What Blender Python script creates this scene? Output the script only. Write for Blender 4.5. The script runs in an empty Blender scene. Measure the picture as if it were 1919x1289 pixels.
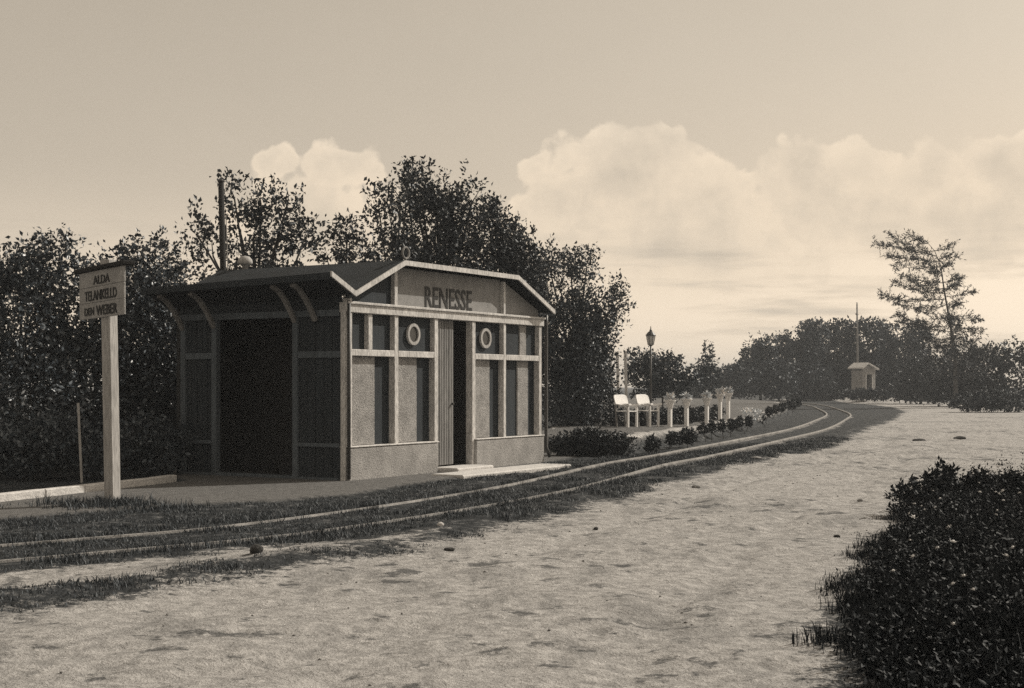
import bpy, bmesh, math, random
import numpy as np
from mathutils import Vector, Matrix

SC = bpy.context.scene
COL = SC.collection
R = math.radians
rng = np.random.default_rng(11)
random.seed(5)

# ------------------------------------------------------------------ camera
F, HZ, EYE = 2600.0, 722.0, 1.4            # focal length and horizon row of the 1919 px frame, eye height
cam_d = bpy.data.cameras.new('camera')
cam = bpy.data.objects.new('camera', cam_d)
COL.objects.link(cam)
cam_d.sensor_width = 36
cam_d.lens = F / 1919 * 36
cam_d.shift_y = (HZ - 644.5) / 1919
cam_d.clip_start, cam_d.clip_end = .1, 3000
cam.location = (0, 0, EYE)
cam.rotation_euler = (R(90), 0, 0)
SC.camera = cam

# ------------------------------------------------------------------ sky, sun, exposure
SUN_EL, SUN_AZ = R(37), R(60)              # azimuth from +Y towards +X
world = bpy.data.worlds.new('World')
SC.world = world
world.use_nodes = True
WT = world.node_tree
WN, WL = WT.nodes, WT.links
bg = WN['Background']
bg.inputs[1].default_value = .15


def wmath(op, a, b=None, c=None, clamp=False):
    n = WN.new('ShaderNodeMath'); n.operation = op; n.use_clamp = clamp
    for i, v in enumerate((a, b, c)):
        if v is None: continue
        if isinstance(v, (int, float)): n.inputs[i].default_value = v
        else: WL.new(v, n.inputs[i])
    return n.outputs[0]


def wnoise(vec, scale, detail=4, rough=.55):
    n = WN.new('ShaderNodeTexNoise'); n.inputs['Scale'].default_value = scale
    n.inputs['Detail'].default_value = detail; n.inputs['Roughness'].default_value = rough
    WL.new(vec, n.inputs['Vector'])
    return n.outputs['Fac']


sky = WN.new('ShaderNodeTexSky')
sky.sky_type = 'NISHITA'; sky.sun_disc = False
sky.sun_elevation = SUN_EL; sky.sun_rotation = SUN_AZ; sky.dust_density = 2
bw = WN.new('ShaderNodeRGBToBW'); WL.new(sky.outputs[0], bw.inputs[0])
lum = wmath('POWER', wmath('MULTIPLY', bw.outputs[0], .1), .58)
tc = WN.new('ShaderNodeTexCoord')
sep = WN.new('ShaderNodeSeparateXYZ'); WL.new(tc.outputs['Generated'], sep.inputs[0])
az = wmath('ARCTAN2', sep.outputs[0], sep.outputs[1])
el = wmath('ARCSINE', sep.outputs[2])
cmb = WN.new('ShaderNodeCombineXYZ'); WL.new(az, cmb.inputs[0]); WL.new(el, cmb.inputs[1])
cd = cmb.outputs[0]
nbig = wnoise(cd, 16, 6, .62)
nfine = wnoise(cd, 75, 5, .6)
wob = WN.new('ShaderNodeVectorMath'); wob.operation = 'MULTIPLY_ADD'
nw = WN.new('ShaderNodeTexNoise'); nw.inputs['Scale'].default_value = 30; nw.inputs['Detail'].default_value = 3; WL.new(cd, nw.inputs['Vector'])
WL.new(nw.outputs['Color'], wob.inputs[0]); wob.inputs[1].default_value = (.02, .02, 0); WL.new(cd, wob.inputs[2])


def puffs(scale):
    n = WN.new('ShaderNodeTexVoronoi'); n.feature = 'SMOOTH_F1'; n.inputs['Scale'].default_value = scale; n.inputs['Smoothness'].default_value = .35
    WL.new(wob.outputs[0], n.inputs['Vector'])
    return wmath('SUBTRACT', .5, n.outputs['Distance'])


puff = wmath('ADD', puffs(34), wmath('MULTIPLY', puffs(80), .5))
# cumulus heads: azimuth, elevation, half widths (radians)
CLOUDS = [(-.168, .158, .014, .010), (-.125, .156, .024, .014), (-.145, .115, .05, .03),
          (.03, .130, .030, .026), (.075, .155, .040, .028), (.10, .165, .030, .02), (.135, .14, .035, .022),
          (.12, .10, .09, .045), (.04, .085, .05, .04), (.205, .150, .030, .022), (.245, .150, .026, .020),
          (.285, .140, .030, .018), (.235, .12, .06, .025), (.31, .11, .06, .03), (.345, .15, .03, .02),
          (-.42, .12, .05, .03), (-.50, .10, .07, .035), (.48, .14, .06, .03), (.56, .11, .08, .04),
          (-.8, .13, .1, .04), (.9, .14, .1, .05), (-1.3, .12, .12, .05), (1.5, .13, .12, .05)]
total = None
for (a, e, ra, re) in CLOUDS:
    m = WN.new('ShaderNodeMapping'); m.inputs['Location'].default_value = (-a / ra, -e / re, 0)
    m.inputs['Scale'].default_value = (1 / ra, 1 / re, 1)
    WL.new(cd, m.inputs[0])
    ln = WN.new('ShaderNodeVectorMath'); ln.operation = 'LENGTH'; WL.new(m.outputs[0], ln.inputs[0])
    v = wmath('SUBTRACT', 1.25, ln.outputs['Value'])
    total = v if total is None else wmath('SMOOTH_MAX', total, v, .25)
edge = wmath('ADD', total, wmath('ADD', wmath('MULTIPLY', wmath('SUBTRACT', nbig, .5), 1.3),
                                 wmath('ADD', wmath('MULTIPLY', wmath('SUBTRACT', nfine, .5), .6), wmath('MULTIPLY', puff, .9))))
mr = WN.new('ShaderNodeMapRange'); mr.interpolation_type = 'SMOOTHSTEP'
mr.inputs['From Min'].default_value = 0; mr.inputs['From Max'].default_value = .26
WL.new(edge, mr.inputs['Value'])
mask = mr.outputs['Result']
# long thin streaks of stratus low down
ms = WN.new('ShaderNodeMapping'); ms.inputs['Scale'].default_value = (7, 60, 1); WL.new(cd, ms.inputs[0])
streak = wnoise(ms.outputs[0], 1.0, 4, .55)
mst = WN.new('ShaderNodeMapRange'); mst.interpolation_type = 'SMOOTHSTEP'
mst.inputs['From Min'].default_value = .46; mst.inputs['From Max'].default_value = .72
WL.new(streak, mst.inputs['Value'])
band = WN.new('ShaderNodeMapRange'); band.interpolation_type = 'SMOOTHSTEP'
band.inputs['From Min'].default_value = .13; band.inputs['From Max'].default_value = .06
WL.new(el, band.inputs['Value'])
stre = wmath('MULTIPLY', mst.outputs['Result'], band.outputs['Result'])
# billows inside the cloud: the side away from the light is greyer
bil = wmath('ADD', wmath('MULTIPLY', wmath('SUBTRACT', nbig, .42), 1.2, clamp=True), wmath('MULTIPLY', wmath('SUBTRACT', .25, puff), .35, clamp=True))
rim = wmath('MULTIPLY', wmath('SUBTRACT', .75, edge), .10, clamp=True)
cloud_l = wmath('ADD', wmath('SUBTRACT', .60, wmath('MULTIPLY', bil, .32)), rim)
mixl = WN.new('ShaderNodeMix'); mixl.data_type = 'FLOAT'
low = WN.new('ShaderNodeMapRange'); low.interpolation_type = 'SMOOTHSTEP'
low.inputs['From Min'].default_value = .045; low.inputs['From Max'].default_value = .115; WL.new(el, low.inputs['Value'])
glow = WN.new('ShaderNodeMapRange'); glow.interpolation_type = 'SMOOTHSTEP'
glow.inputs['From Min'].default_value = .16; glow.inputs['From Max'].default_value = .0; glow.inputs['To Max'].default_value = .27; WL.new(el, glow.inputs['Value'])
WL.new(wmath('MULTIPLY', wmath('MULTIPLY', mask, .85), low.outputs['Result']), mixl.inputs['Factor'])
base_l = wmath('ADD', wmath('MULTIPLY', lum, .70), glow.outputs['Result'])
mott = wmath('ADD', .94, wmath('MULTIPLY', wnoise(cd, 5, 8, .75), .12))
WL.new(wmath('MULTIPLY', base_l, mott), mixl.inputs['A']); WL.new(cloud_l, mixl.inputs['B'])
skyl = wmath('MULTIPLY', mixl.outputs['Result'], wmath('SUBTRACT', 1, wmath('MULTIPLY', stre, .32)))
tint = WN.new('ShaderNodeVectorMath'); tint.operation = 'SCALE'
hue = WN.new('ShaderNodeMix'); hue.data_type = 'VECTOR'
wl_ = WN.new('ShaderNodeMapRange'); wl_.inputs['From Min'].default_value = .36; wl_.inputs['From Max'].default_value = .60; WL.new(skyl, wl_.inputs['Value'])
hb = WN.new('ShaderNodeMapRange'); hb.interpolation_type = 'SMOOTHSTEP'
hb.inputs['From Min'].default_value = .26; hb.inputs['From Max'].default_value = .13; WL.new(el, hb.inputs['Value'])
WL.new(wmath('MULTIPLY', wl_.outputs['Result'], hb.outputs['Result']), hue.inputs['Factor'])
hue.inputs['A'].default_value = (1.11 / .15, .965 / .15, .775 / .15)
hue.inputs['B'].default_value = (1.16 / .15, .965 / .15, .735 / .15)
WL.new(hue.outputs['Result'], tint.inputs[0])
WL.new(skyl, tint.inputs['Scale'])
WL.new(tint.outputs[0], bg.inputs[0])

sun_v = Vector((math.sin(SUN_AZ) * math.cos(SUN_EL), math.cos(SUN_AZ) * math.cos(SUN_EL), math.sin(SUN_EL)))
sun_d = bpy.data.lights.new('sun', 'SUN')
sun_d.energy, sun_d.angle, sun_d.color = 3.2, R(.5), (1, .93, .82)
sun = bpy.data.objects.new('sun', sun_d)
COL.objects.link(sun)
sun.rotation_euler = sun_v.to_track_quat('Z', 'Y').to_euler()
sun.location = (20, 10, 30)

SC.view_settings.view_transform = 'Standard'
SC.view_settings.look = 'None'
SC.view_settings.gamma = 1
SC.view_settings.use_curve_mapping = False
SC.view_settings.exposure = .34
SC.render.engine = 'CYCLES'
SC.cycles.max_bounces = 5
SC.cycles.use_denoising = False
SC.cycles.volume_bounces = 0


# ------------------------------------------------------------------ helpers
def tag(o, label=None, cat=None, group=None, kind=None):
    if label: o['label'] = label
    if cat: o['category'] = cat
    if group: o['group'] = group
    if kind: o['kind'] = kind
    return o


def empty(name, loc, label, cat, group=None, rz=0):
    o = bpy.data.objects.new(name, None)
    COL.objects.link(o); o.location = loc; o.rotation_euler = (0, 0, rz); o.empty_display_size = .2
    return tag(o, label, cat, group)


def link_mesh(name, me, mat=None, parent=None):
    o = bpy.data.objects.new(name, me)
    COL.objects.link(o)
    if mat and not me.materials: me.materials.append(mat)
    if parent: o.parent = parent
    return o


def copy_tree(o, parent=None):
    c = o.copy(); COL.objects.link(c); c.parent = parent
    for ch in list(o.children): copy_tree(ch, c)
    return c


class MB:
    def __init__(self): self.v, self.f = [], []

    def add(self, vs, fs):
        b = len(self.v); self.v += [tuple(p) for p in vs]; self.f += [tuple(i + b for i in f) for f in fs]; return self

    def box(self, x0, x1, y0, y1, z0, z1, ch=.006, M=None):
        ch = min(ch, (x1 - x0) * .3, (y1 - y0) * .3, (z1 - z0) * .3)
        lo, hi = (x0, y0, z0), (x1, y1, z1)
        vs, idx = [], {}
        for sx in (0, 1):
            for sy in (0, 1):
                for sz in (0, 1):
                    s = (sx, sy, sz)
                    for k in range(3):
                        p = [(hi if s[j] else lo)[j] + (0 if j == k else (-ch if s[j] else ch)) for j in range(3)]
                        idx[s + (k,)] = len(vs); vs.append(p)
        fs = []
        for k in range(3):
            i, j = (k + 1) % 3, (k + 2) % 3
            for s in (0, 1):
                q = []
                for a, b in ((0, 0), (1, 0), (1, 1), (0, 1)):
                    c = [0, 0, 0]; c[k] = s; c[i] = a; c[j] = b; q.append(idx[tuple(c) + (k,)])
                fs.append(q if s else q[::-1])
            for a in (0, 1):
                for b in (0, 1):
                    c0, c1 = [0, 0, 0], [0, 0, 0]
                    c0[i] = c1[i] = a; c0[j] = c1[j] = b; c1[k] = 1
                    q = [idx[tuple(c0) + (i,)], idx[tuple(c1) + (i,)], idx[tuple(c1) + (j,)], idx[tuple(c0) + (j,)]]
                    fs.append(q if a == b else q[::-1])
        for sx in (0, 1):
            for sy in (0, 1):
                for sz in (0, 1):
                    q = [idx[(sx, sy, sz, k)] for k in range(3)]
                    fs.append(q if (sx + sy + sz) % 2 else q[::-1])
        if M is not None: vs = [M @ Vector(p) for p in vs]
        return self.add(vs, fs)

    def beam(self, p, q, w, h, up=(0, 0, 1), ch=.005):
        p, q = Vector(p), Vector(q)
        d = (q - p); L = d.length; d.normalize()
        s = d.cross(Vector(up))
        if s.length < 1e-4: s = Vector((1, 0, 0))
        s.normalize(); u = s.cross(d)
        M = Matrix((s, d, u)).transposed().to_4x4(); M.translation = p
        return self.box(-w / 2, w / 2, 0, L, -h / 2, h / 2, ch, M)

    def tube(self, pts, rad, n=6, cap=True):
        pts = [Vector(p) for p in pts]
        if not hasattr(rad, '__len__'): rad = [rad] * len(pts)
        vs, fs = [], []
        for i, p in enumerate(pts):
            d = (pts[min(i + 1, len(pts) - 1)] - pts[max(i - 1, 0)]).normalized()
            a = d.orthogonal().normalized() if i == 0 else (a - d * a.dot(d)).normalized()
            b = d.cross(a)
            for k in range(n):
                t = 2 * math.pi * k / n
                vs.append(p + (a * math.cos(t) + b * math.sin(t)) * rad[i])
        for i in range(len(pts) - 1):
            for k in range(n):
                k2 = (k + 1) % n
                fs.append((i * n + k, i * n + k2, (i + 1) * n + k2, (i + 1) * n + k))
        if cap:
            fs.append(tuple(range(n))[::-1]); fs.append(tuple((len(pts) - 1) * n + k for k in range(n)))
        return self.add(vs, fs)

    def lathe(self, prof, n=16, c=(0, 0, 0)):
        vs, fs = [], []
        for (r, z) in prof:
            for k in range(n):
                t = 2 * math.pi * k / n
                vs.append((c[0] + r * math.cos(t), c[1] + r * math.sin(t), c[2] + z))
        for i in range(len(prof) - 1):
            for k in range(n):
                k2 = (k + 1) % n
                fs.append((i * n + k, i * n + k2, (i + 1) * n + k2, (i + 1) * n + k))
        fs.append(tuple(range(n))[::-1]); fs.append(tuple((len(prof) - 1) * n + k for k in range(n)))
        return self.add(vs, fs)

    def build(self, name, mat, parent=None, smooth=False):
        me = bpy.data.meshes.new(name)
        me.from_pydata(self.v, [], self.f); me.update()
        if smooth: me.polygons.foreach_set('use_smooth', [True] * len(me.polygons))
        return link_mesh(name, me, mat, parent)


def tri_mesh(name, V, T, mat, parent=None, tone=None):
    """numpy triangles -> mesh object, one tone value per triangle"""
    me = bpy.data.meshes.new(name)
    n = len(T)
    me.vertices.add(len(V)); me.vertices.foreach_set('co', V.astype(np.float32).ravel())
    me.loops.add(3 * n); me.loops.foreach_set('vertex_index', T.astype(np.int32).ravel())
    me.polygons.add(n)
    me.polygons.foreach_set('loop_start', np.arange(0, 3 * n, 3, dtype=np.int32))
    if tone is not None:
        at = me.attributes.new('tone', 'FLOAT', 'FACE'); at.data.foreach_set('value', tone.astype(np.float32))
    me.update(calc_edges=True)
    return link_mesh(name, me, mat, parent)


def unit(a): return a / np.maximum(np.linalg.norm(a, axis=-1, keepdims=True), 1e-6)


def leaf_tris(C, D, L, Wd, fold=.25, g=rng):
    """folded diamond leaves: base C, direction D, length L, width Wd"""
    n = len(C)
    r = unit(g.normal(size=(n, 3)))
    S = unit(np.cross(D, r)); N = np.cross(S, D)
    L, Wd = L[:, None], Wd[:, None]
    mid = C + D * L * .45
    V = np.stack([C, mid + S * Wd * .5 + N * Wd * fold, C + D * L, mid - S * Wd * .5 + N * Wd * fold], 1).reshape(-1, 3)
    b = np.arange(n)[:, None] * 4
    T = np.stack([b + np.array([0, 1, 2]), b + np.array([0, 2, 3])], 1).reshape(-1, 3)
    return V, T


# value noise for terrain and scattering
_H = np.random.default_rng(3).random((256, 256))


def vnoise(x, y):
    xi, yi = np.floor(x).astype(int), np.floor(y).astype(int)
    fx, fy = x - xi, y - yi
    fx, fy = fx * fx * (3 - 2 * fx), fy * fy * (3 - 2 * fy)
    h = lambda a, b: _H[a % 256, b % 256]
    return (h(xi, yi) * (1 - fx) + h(xi + 1, yi) * fx) * (1 - fy) + (h(xi, yi + 1) * (1 - fx) + h(xi + 1, yi + 1) * fx) * fy


def fbm(x, y, o=4):
    s, a = 0, .5
    for k in range(o):
        s = s + a * vnoise(x * 2 ** k + 17.3 * k, y * 2 ** k + 9.1 * k); a *= .5
    return s / (1 - .5 ** o)


def seg_dist(x, y, P, closed):
    d = np.full(x.shape, 1e9); inside = np.zeros(x.shape, bool)
    n = len(P)
    for i in range(n if closed else n - 1):
        (ax, ay), (bx, by) = P[i], P[(i + 1) % n]
        ex, ey = bx - ax, by - ay
        t = np.clip(((x - ax) * ex + (y - ay) * ey) / (ex * ex + ey * ey + 1e-12), 0, 1)
        d = np.minimum(d, np.hypot(x - ax - t * ex, y - ay - t * ey))
        if closed:
            c = ((ay > y) != (by > y)) & (x < ex * (y - ay) / (by - ay + 1e-12) + ax)
            inside ^= c
    return d, inside


def sdf(x, y, P):
    d, i = seg_dist(x, y, P, True)
    return np.where(i, d, -d)


def sstep(a, b, v):
    t = np.clip((v - a) / (b - a), 0, 1); return t * t * (3 - 2 * t)


def spline(P, step=.4):
    P = [Vector(p) for p in P]
    out = []
    for i in range(len(P) - 1):
        p0, p1, p2, p3 = P[max(i - 1, 0)], P[i], P[i + 1], P[min(i + 2, len(P) - 1)]
        n = max(2, int((p2 - p1).length / step))
        for k in range(n):
            t = k / n
            out.append(.5 * ((2 * p1) + (p2 - p0) * t + (2 * p0 - 5 * p1 + 4 * p2 - p3) * t * t + (3 * p1 - p0 - 3 * p2 + p3) * t ** 3))
    out.append(P[-1])
    return out


# ------------------------------------------------------------------ materials
def mat_new(name):
    m = bpy.data.materials.new(name); m.use_nodes = True
    return m, m.node_tree.nodes, m.node_tree.links, m.node_tree.nodes['Principled BSDF']


def g3(v, warm=.0): return (v * (1 + warm), v, v * (1 - warm), 1)


def surf(name, lo, hi, scale=6, rough=.8, bump=.3, bscale=40, stretch=(1, 1, 1), warm=.03, speck=0, spec=.3, metal=0, detail=6):
    """weathered grey surface: two-tone grain, blotches, fine relief"""
    m, N, L, b = mat_new(name)
    t = N.new('ShaderNodeTexCoord'); mp = N.new('ShaderNodeMapping'); mp.inputs['Scale'].default_value = stretch
    L.new(t.outputs['Object'], mp.inputs[0])
    n1 = N.new('ShaderNodeTexNoise'); n1.inputs['Scale'].default_value = scale; n1.inputs['Detail'].default_value = detail
    n1.inputs['Roughness'].default_value = .65
    L.new(mp.outputs[0], n1.inputs['Vector'])
    cr = N.new('ShaderNodeValToRGB'); cr.color_ramp.elements[0].position = .32; cr.color_ramp.elements[1].position = .68
    cr.color_ramp.elements[0].color = g3(lo, warm); cr.color_ramp.elements[1].color = g3(hi, warm)
    L.new(n1.outputs['Fac'], cr.inputs[0])
    out = cr.outputs[0]
    n2 = N.new('ShaderNodeTexNoise'); n2.inputs['Scale'].default_value = bscale; n2.inputs['Detail'].default_value = 4
    L.new(mp.outputs[0], n2.inputs['Vector'])
    if speck:
        mx = N.new('ShaderNodeMix'); mx.data_type = 'RGBA'; mx.blend_type = 'MULTIPLY'; mx.inputs['Factor'].default_value = speck
        c2 = N.new('ShaderNodeValToRGB'); c2.color_ramp.elements[0].position = .38; c2.color_ramp.elements[1].position = .58
        c2.color_ramp.elements[0].color = g3(.25); c2.color_ramp.elements[1].color = g3(1)
        L.new(n2.outputs['Fac'], c2.inputs[0]); L.new(out, mx.inputs['A']); L.new(c2.outputs[0], mx.inputs['B']); out = mx.outputs['Result']
    L.new(out, b.inputs['Base Color'])
    b.inputs['Roughness'].default_value = rough; b.inputs['Specular IOR Level'].default_value = spec; b.inputs['Metallic'].default_value = metal
    if bump:
        bp = N.new('ShaderNodeBump'); bp.inputs['Strength'].default_value = bump; bp.inputs['Distance'].default_value = .02
        L.new(n2.outputs['Fac'], bp.inputs['Height']); L.new(bp.outputs[0], b.inputs['Normal'])
    return m


def leaf_mat(name, lo, hi, rough=.5, spec=.4, w=0):
    m, N, L, b = mat_new(name)
    a = N.new('ShaderNodeAttribute'); a.attribute_name = 'tone'
    cr = N.new('ShaderNodeValToRGB')
    cr.color_ramp.elements[0].color = g3(lo, w - .26); cr.color_ramp.elements[1].color = g3(hi, w - .10)
    e = cr.color_ramp.elements.new(.75); e.color = g3(lo + (hi - lo) * .4, w - .20)
    L.new(a.outputs['Fac'], cr.inputs[0]); L.new(cr.outputs[0], b.inputs['Base Color'])
    b.inputs['Roughness'].default_value = rough; b.inputs['Specular IOR Level'].default_value = spec
    return m


M = dict(
    white=surf('white_painted_wood', .48, .74, 6, .7, .3, 45, (1, 1, .3), .03, .45),
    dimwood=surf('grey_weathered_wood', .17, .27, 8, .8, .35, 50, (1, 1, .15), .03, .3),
    dark=surf('dark_stained_boards_and_shade', .020, .036, 7, .8, .3, 60, (1, 1, .12), -.22, .2),  # stained boards, and the painted shade strips on the front
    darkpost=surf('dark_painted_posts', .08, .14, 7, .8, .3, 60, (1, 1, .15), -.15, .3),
    plaster=surf('roughcast_panel', .26, .44, 5, .95, .9, 55, (1, 1, 1), .03, .55),
    plinth=surf('rough_concrete_plinth', .27, .42, 3.5, .95, .7, 45, (1, 1, 1), .03, .4),
    sign=surf('grey_sign_board', .22, .31, 5, .8, .2, 50, (1, 1, 1), .02, .2),
    signdim=surf('dull_gable_board', .07, .12, 5, .8, .3, 50, (1, 1, .2), .0, .2),
    door=surf('weathered_door_planks', .16, .27, 8, .8, .4, 60, (1, 1, .1), .02, .4),
    ink=surf('black_lettering_paint', .012, .02, 8, .6, 0, 20),
    felt=surf('tarred_roof_felt', .014, .030, 3, .95, .6, 40, (1, 1, 1), -.2, .3),
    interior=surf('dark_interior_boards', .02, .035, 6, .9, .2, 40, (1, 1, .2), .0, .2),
    iron=surf('dark_iron', .03, .05, 12, .5, .1, 60, spec=.5),
    rail=surf('worn_rail_steel', .17, .42, 3, .5, .2, 60, warm=.03, speck=.5, spec=.5),
    bark=surf('tree_bark', .05, .10, 8, .95, .8, 30, (1, 1, .25)),
    polewood=surf('tarred_pole', .012, .025, 8, .9, .4, 40, (1, 1, .1)),
    postpale=surf('pale_bare_post_and_lit_edge', .36, .52, 8, .85, .4, 50, (1, 1, .12), .03, .35),
    notice=surf('weathered_notice_board', .34, .46, 6, .85, .25, 50, (1, 1, 1), .02, .35),
    kerb=surf('pale_kerb_stone', .50, .66, 6, .9, .5, 40, warm=.03, speck=.3),
    chairwhite=surf('white_chair_paint', .74, .84, 9, .5, .1, 40, warm=.02),
    potterra=surf('pale_plant_pot', .7, .85, 9, .8, .2, 40, warm=.03),
    glassy=surf('dusty_glass', .02, .035, 5, .25, 0, 40, spec=.5),
    lampglass=surf('milky_lamp_glass', .45, .6, 6, .3, 0, 40, spec=.5),
    stone=surf('field_stone', .14, .30, 7, .9, .6, 30, speck=.4),
    clod=surf('dark_earth_clod', .03, .06, 9, .95, .8, 25),
    petal=surf('white_petals', .62, .75, 12, .7, 0, 40, warm=.02),
    leaf=leaf_mat('leaves_of_the_trees', .018, .10),
    leaf2=leaf_mat('leaves_of_the_near_shrubs', .018, .22, .36),
    leafmid=leaf_mat('haze_paled_leaves', .03, .16, .45),  # paler than the other trees: haze put into the leaf colour
    leaffar=leaf_mat('haze_paled_far_leaves', .04, .13, .6),  # albedo raised so distance haze is partly in the colour
    needle=leaf_mat('conifer_needles', .02, .06, .6),
    weed=leaf_mat('verge_weeds', .012, .038, .6, .12),
    grass=leaf_mat('grass_blades', .02, .13, .6),
    blossom=leaf_mat('pale_blossom', .6, .85, .7, .2, .19),
)


def earth_mat():
    m, N, L, b = mat_new('earth_sand_and_turf')
    t = N.new('ShaderNodeTexCoord')

    def noise(scale, detail=5, rough=.6, stretch=None):
        n = N.new('ShaderNodeTexNoise'); n.inputs['Scale'].default_value = scale; n.inputs['Detail'].default_value = detail
        n.inputs['Roughness'].default_value = rough
        if stretch:
            mp = N.new('ShaderNodeMapping'); mp.inputs['Scale'].default_value = stretch; mp.inputs['Rotation'].default_value = (0, 0, R(20))
            L.new(t.outputs['Object'], mp.inputs[0]); L.new(mp.outputs[0], n.inputs['Vector'])
        else: L.new(t.outputs['Object'], n.inputs['Vector'])
        return n.outputs['Fac']

    def math_(op, a, c=None):
        n = N.new('ShaderNodeMath'); n.operation = op
        for i, v in enumerate((a, c)):
            if v is None: continue
            if isinstance(v, (int, float)): n.inputs[i].default_value = v
            else: L.new(v, n.inputs[i])
        return n.outputs[0]

    def step(v, a, c):
        n = N.new('ShaderNodeMapRange'); n.interpolation_type = 'SMOOTHSTEP'; n.inputs['From Min'].default_value = a; n.inputs['From Max'].default_value = c
        L.new(v, n.inputs['Value']); return n.outputs['Result']

    def ramp(v, *st):
        n = N.new('ShaderNodeValToRGB'); e = n.color_ramp.elements
        e[0].position, e[0].color = st[0][0], g3(*st[0][1:]); e[1].position, e[1].color = st[-1][0], g3(*st[-1][1:])
        for s in st[1:-1]: e.new(s[0]).color = g3(*s[1:])
        L.new(v, n.inputs[0]); return n.outputs[0]

    def mix(f, a, c):
        n = N.new('ShaderNodeMix'); n.data_type = 'RGBA'; L.new(f, n.inputs['Factor']); L.new(a, n.inputs['A']); L.new(c, n.inputs['B'])
        return n.outputs['Result']

    def attr(nm):
        a = N.new('ShaderNodeAttribute'); a.attribute_name = nm; return a.outputs['Fac']
    nA, nB, nC = noise(1.3, 6, .65), noise(9, 6, .7), noise(45, 4, .7)
    nS = noise(2.2, 7, .72, (1, .35, 1))
    turf = ramp(noise(6, 6, .7), (.36, .02, -.12), (.54, .05, -.08), (.68, .19, 0))
    sand0 = ramp(nB, (.34, .25, .03), (.5, .39, .03), (.62, .50, .03))
    dirt = ramp(nC, (.38, .09, .0), (.62, .26, .02))
    nL = noise(.35, 3, .5)
    nD = noise(2.9, 7, .68)
    scuff = step(math_('ADD', math_('ADD', nS, math_('MULTIPLY', math_('SUBTRACT', nC, .5), .45)), math_('MULTIPLY', math_('SUBTRACT', nL, .5), .35)), .51, .60)
    dash = step(math_('ADD', nD, math_('MULTIPLY', math_('SUBTRACT', nL, .5), .35)), .56, .64)
    sand = mix(math_('MULTIPLY', dash, .85), mix(math_('MULTIPLY', scuff, .5), sand0, dirt), ramp(nC, (.4, .05, -.05), (.62, .13, 0)))
    path = ramp(nB, (.25, .10, .02), (.7, .19, .02))
    lawn = ramp(nB, (.36, .08, 0), (.64, .20, .02))
    brk = math_('ADD', math_('MULTIPLY', math_('SUBTRACT', nB, .5), .75), math_('MULTIPLY', math_('SUBTRACT', nC, .5), .45))
    col = mix(step(math_('ADD', attr('lawn'), math_('MULTIPLY', brk, .5)), .42, .58), turf, lawn)
    col = mix(step(math_('ADD', attr('path'), math_('MULTIPLY', brk, .4)), .40, .60), col, path)
    col = mix(step(math_('ADD', attr('sand'), brk), .42, .58), col, sand)
    L.new(col, b.inputs['Base Color'])
    b.inputs['Roughness'].default_value = .95; b.inputs['Specular IOR Level'].default_value = .15
    hgt = math_('ADD', math_('MULTIPLY', nB, .6), math_('MULTIPLY', nC, .35))
    bp = N.new('ShaderNodeBump'); bp.inputs['Strength'].default_value = 1; bp.inputs['Distance'].default_value = .07
    L.new(hgt, bp.inputs['Height']); L.new(bp.outputs[0], b.inputs['Normal'])
    return m


M['earth'] = earth_mat()

# ------------------------------------------------------------------ terrain
CENTRE = spline([(-12, 4.5, 0), (-7.5, 8.6, 0), (-3.8, 11.9, 0), (-2.1, 13.8, 0), (0.15, 18.3, 0), (2.1, 24, 0), (3.5, 27.3, 0), (6.3, 34.8, 0), (9.2, 43, 0),
                 (12.4, 54, 0), (15.3, 65, 0), (18.2, 80, 0), (20.1, 91, 0), (21.6, 104, 0), (21.3, 118, 0), (17, 134, 0), (8, 150, 0)], .5)
CPTS = [(p.x, p.y) for p in CENTRE]
ROAD = [(-12, 2), (-7, 6.4), (-4.6, 7.9), (-3.0, 8.8), (-2.16, 10.03), (-1.15, 11.45), (-.54, 12.7), (.25, 14.7), (1.3, 17.5), (2.4, 20.4), (4.2, 24.9), (6.9, 30.8),
        (11.2, 43.9), (15.9, 57.8), (20.5, 72.8), (24.2, 88), (26.3, 104), (27, 122), (25, 138), (33, 138), (34.5, 118), (36.5, 104), (30.5, 80), (28, 66), (26, 50),
        (24, 36), (20, 27), (14, 21.5), (9, 19.6), (6.4, 18.6), (5.35, 17.2), (4.45, 15.2), (3.45, 12.6), (2.57, 9.9), (1.93, 7.8), (1.64, 6.4), (1.4, 2)]
STRIP = [(-7, 6.9), (-5.2, 8.9), (-3.6, 10.45), (-2.5, 11.6), (-1.56, 12.7), (-.7, 13.3), (-.75, 12.6), (-1.2, 11.95), (-1.96, 11.1), (-2.74, 10.0), (-3.19, 9.35), (-5, 7.9)]
PATH = [(-10, 9.2), (-8, 11.2), (-5, 14.7), (-4.05, 15.96), (-2.9, 16.6), (-2.1, 17.6), (-1.2, 19.9), (-.5, 21.7), (.4, 24.4), (1.3, 27), (1.2, 29.5), (-1.4, 29), (-3.6, 26),
        (-5.7, 22.5), (-4.73, 20), (-5.8, 17.1), (-6.9, 14.2), (-12, 8)]
LAWN = [(.6, 28.2), (1.9, 27.6), (3.3, 31.7), (5.0, 36.4), (7.2, 44), (10.1, 54.6), (13.4, 68), (16.2, 82), (18, 94), (17.5, 112), (9, 118), (4, 80), (1.5, 40), (.2, 31)]


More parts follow.
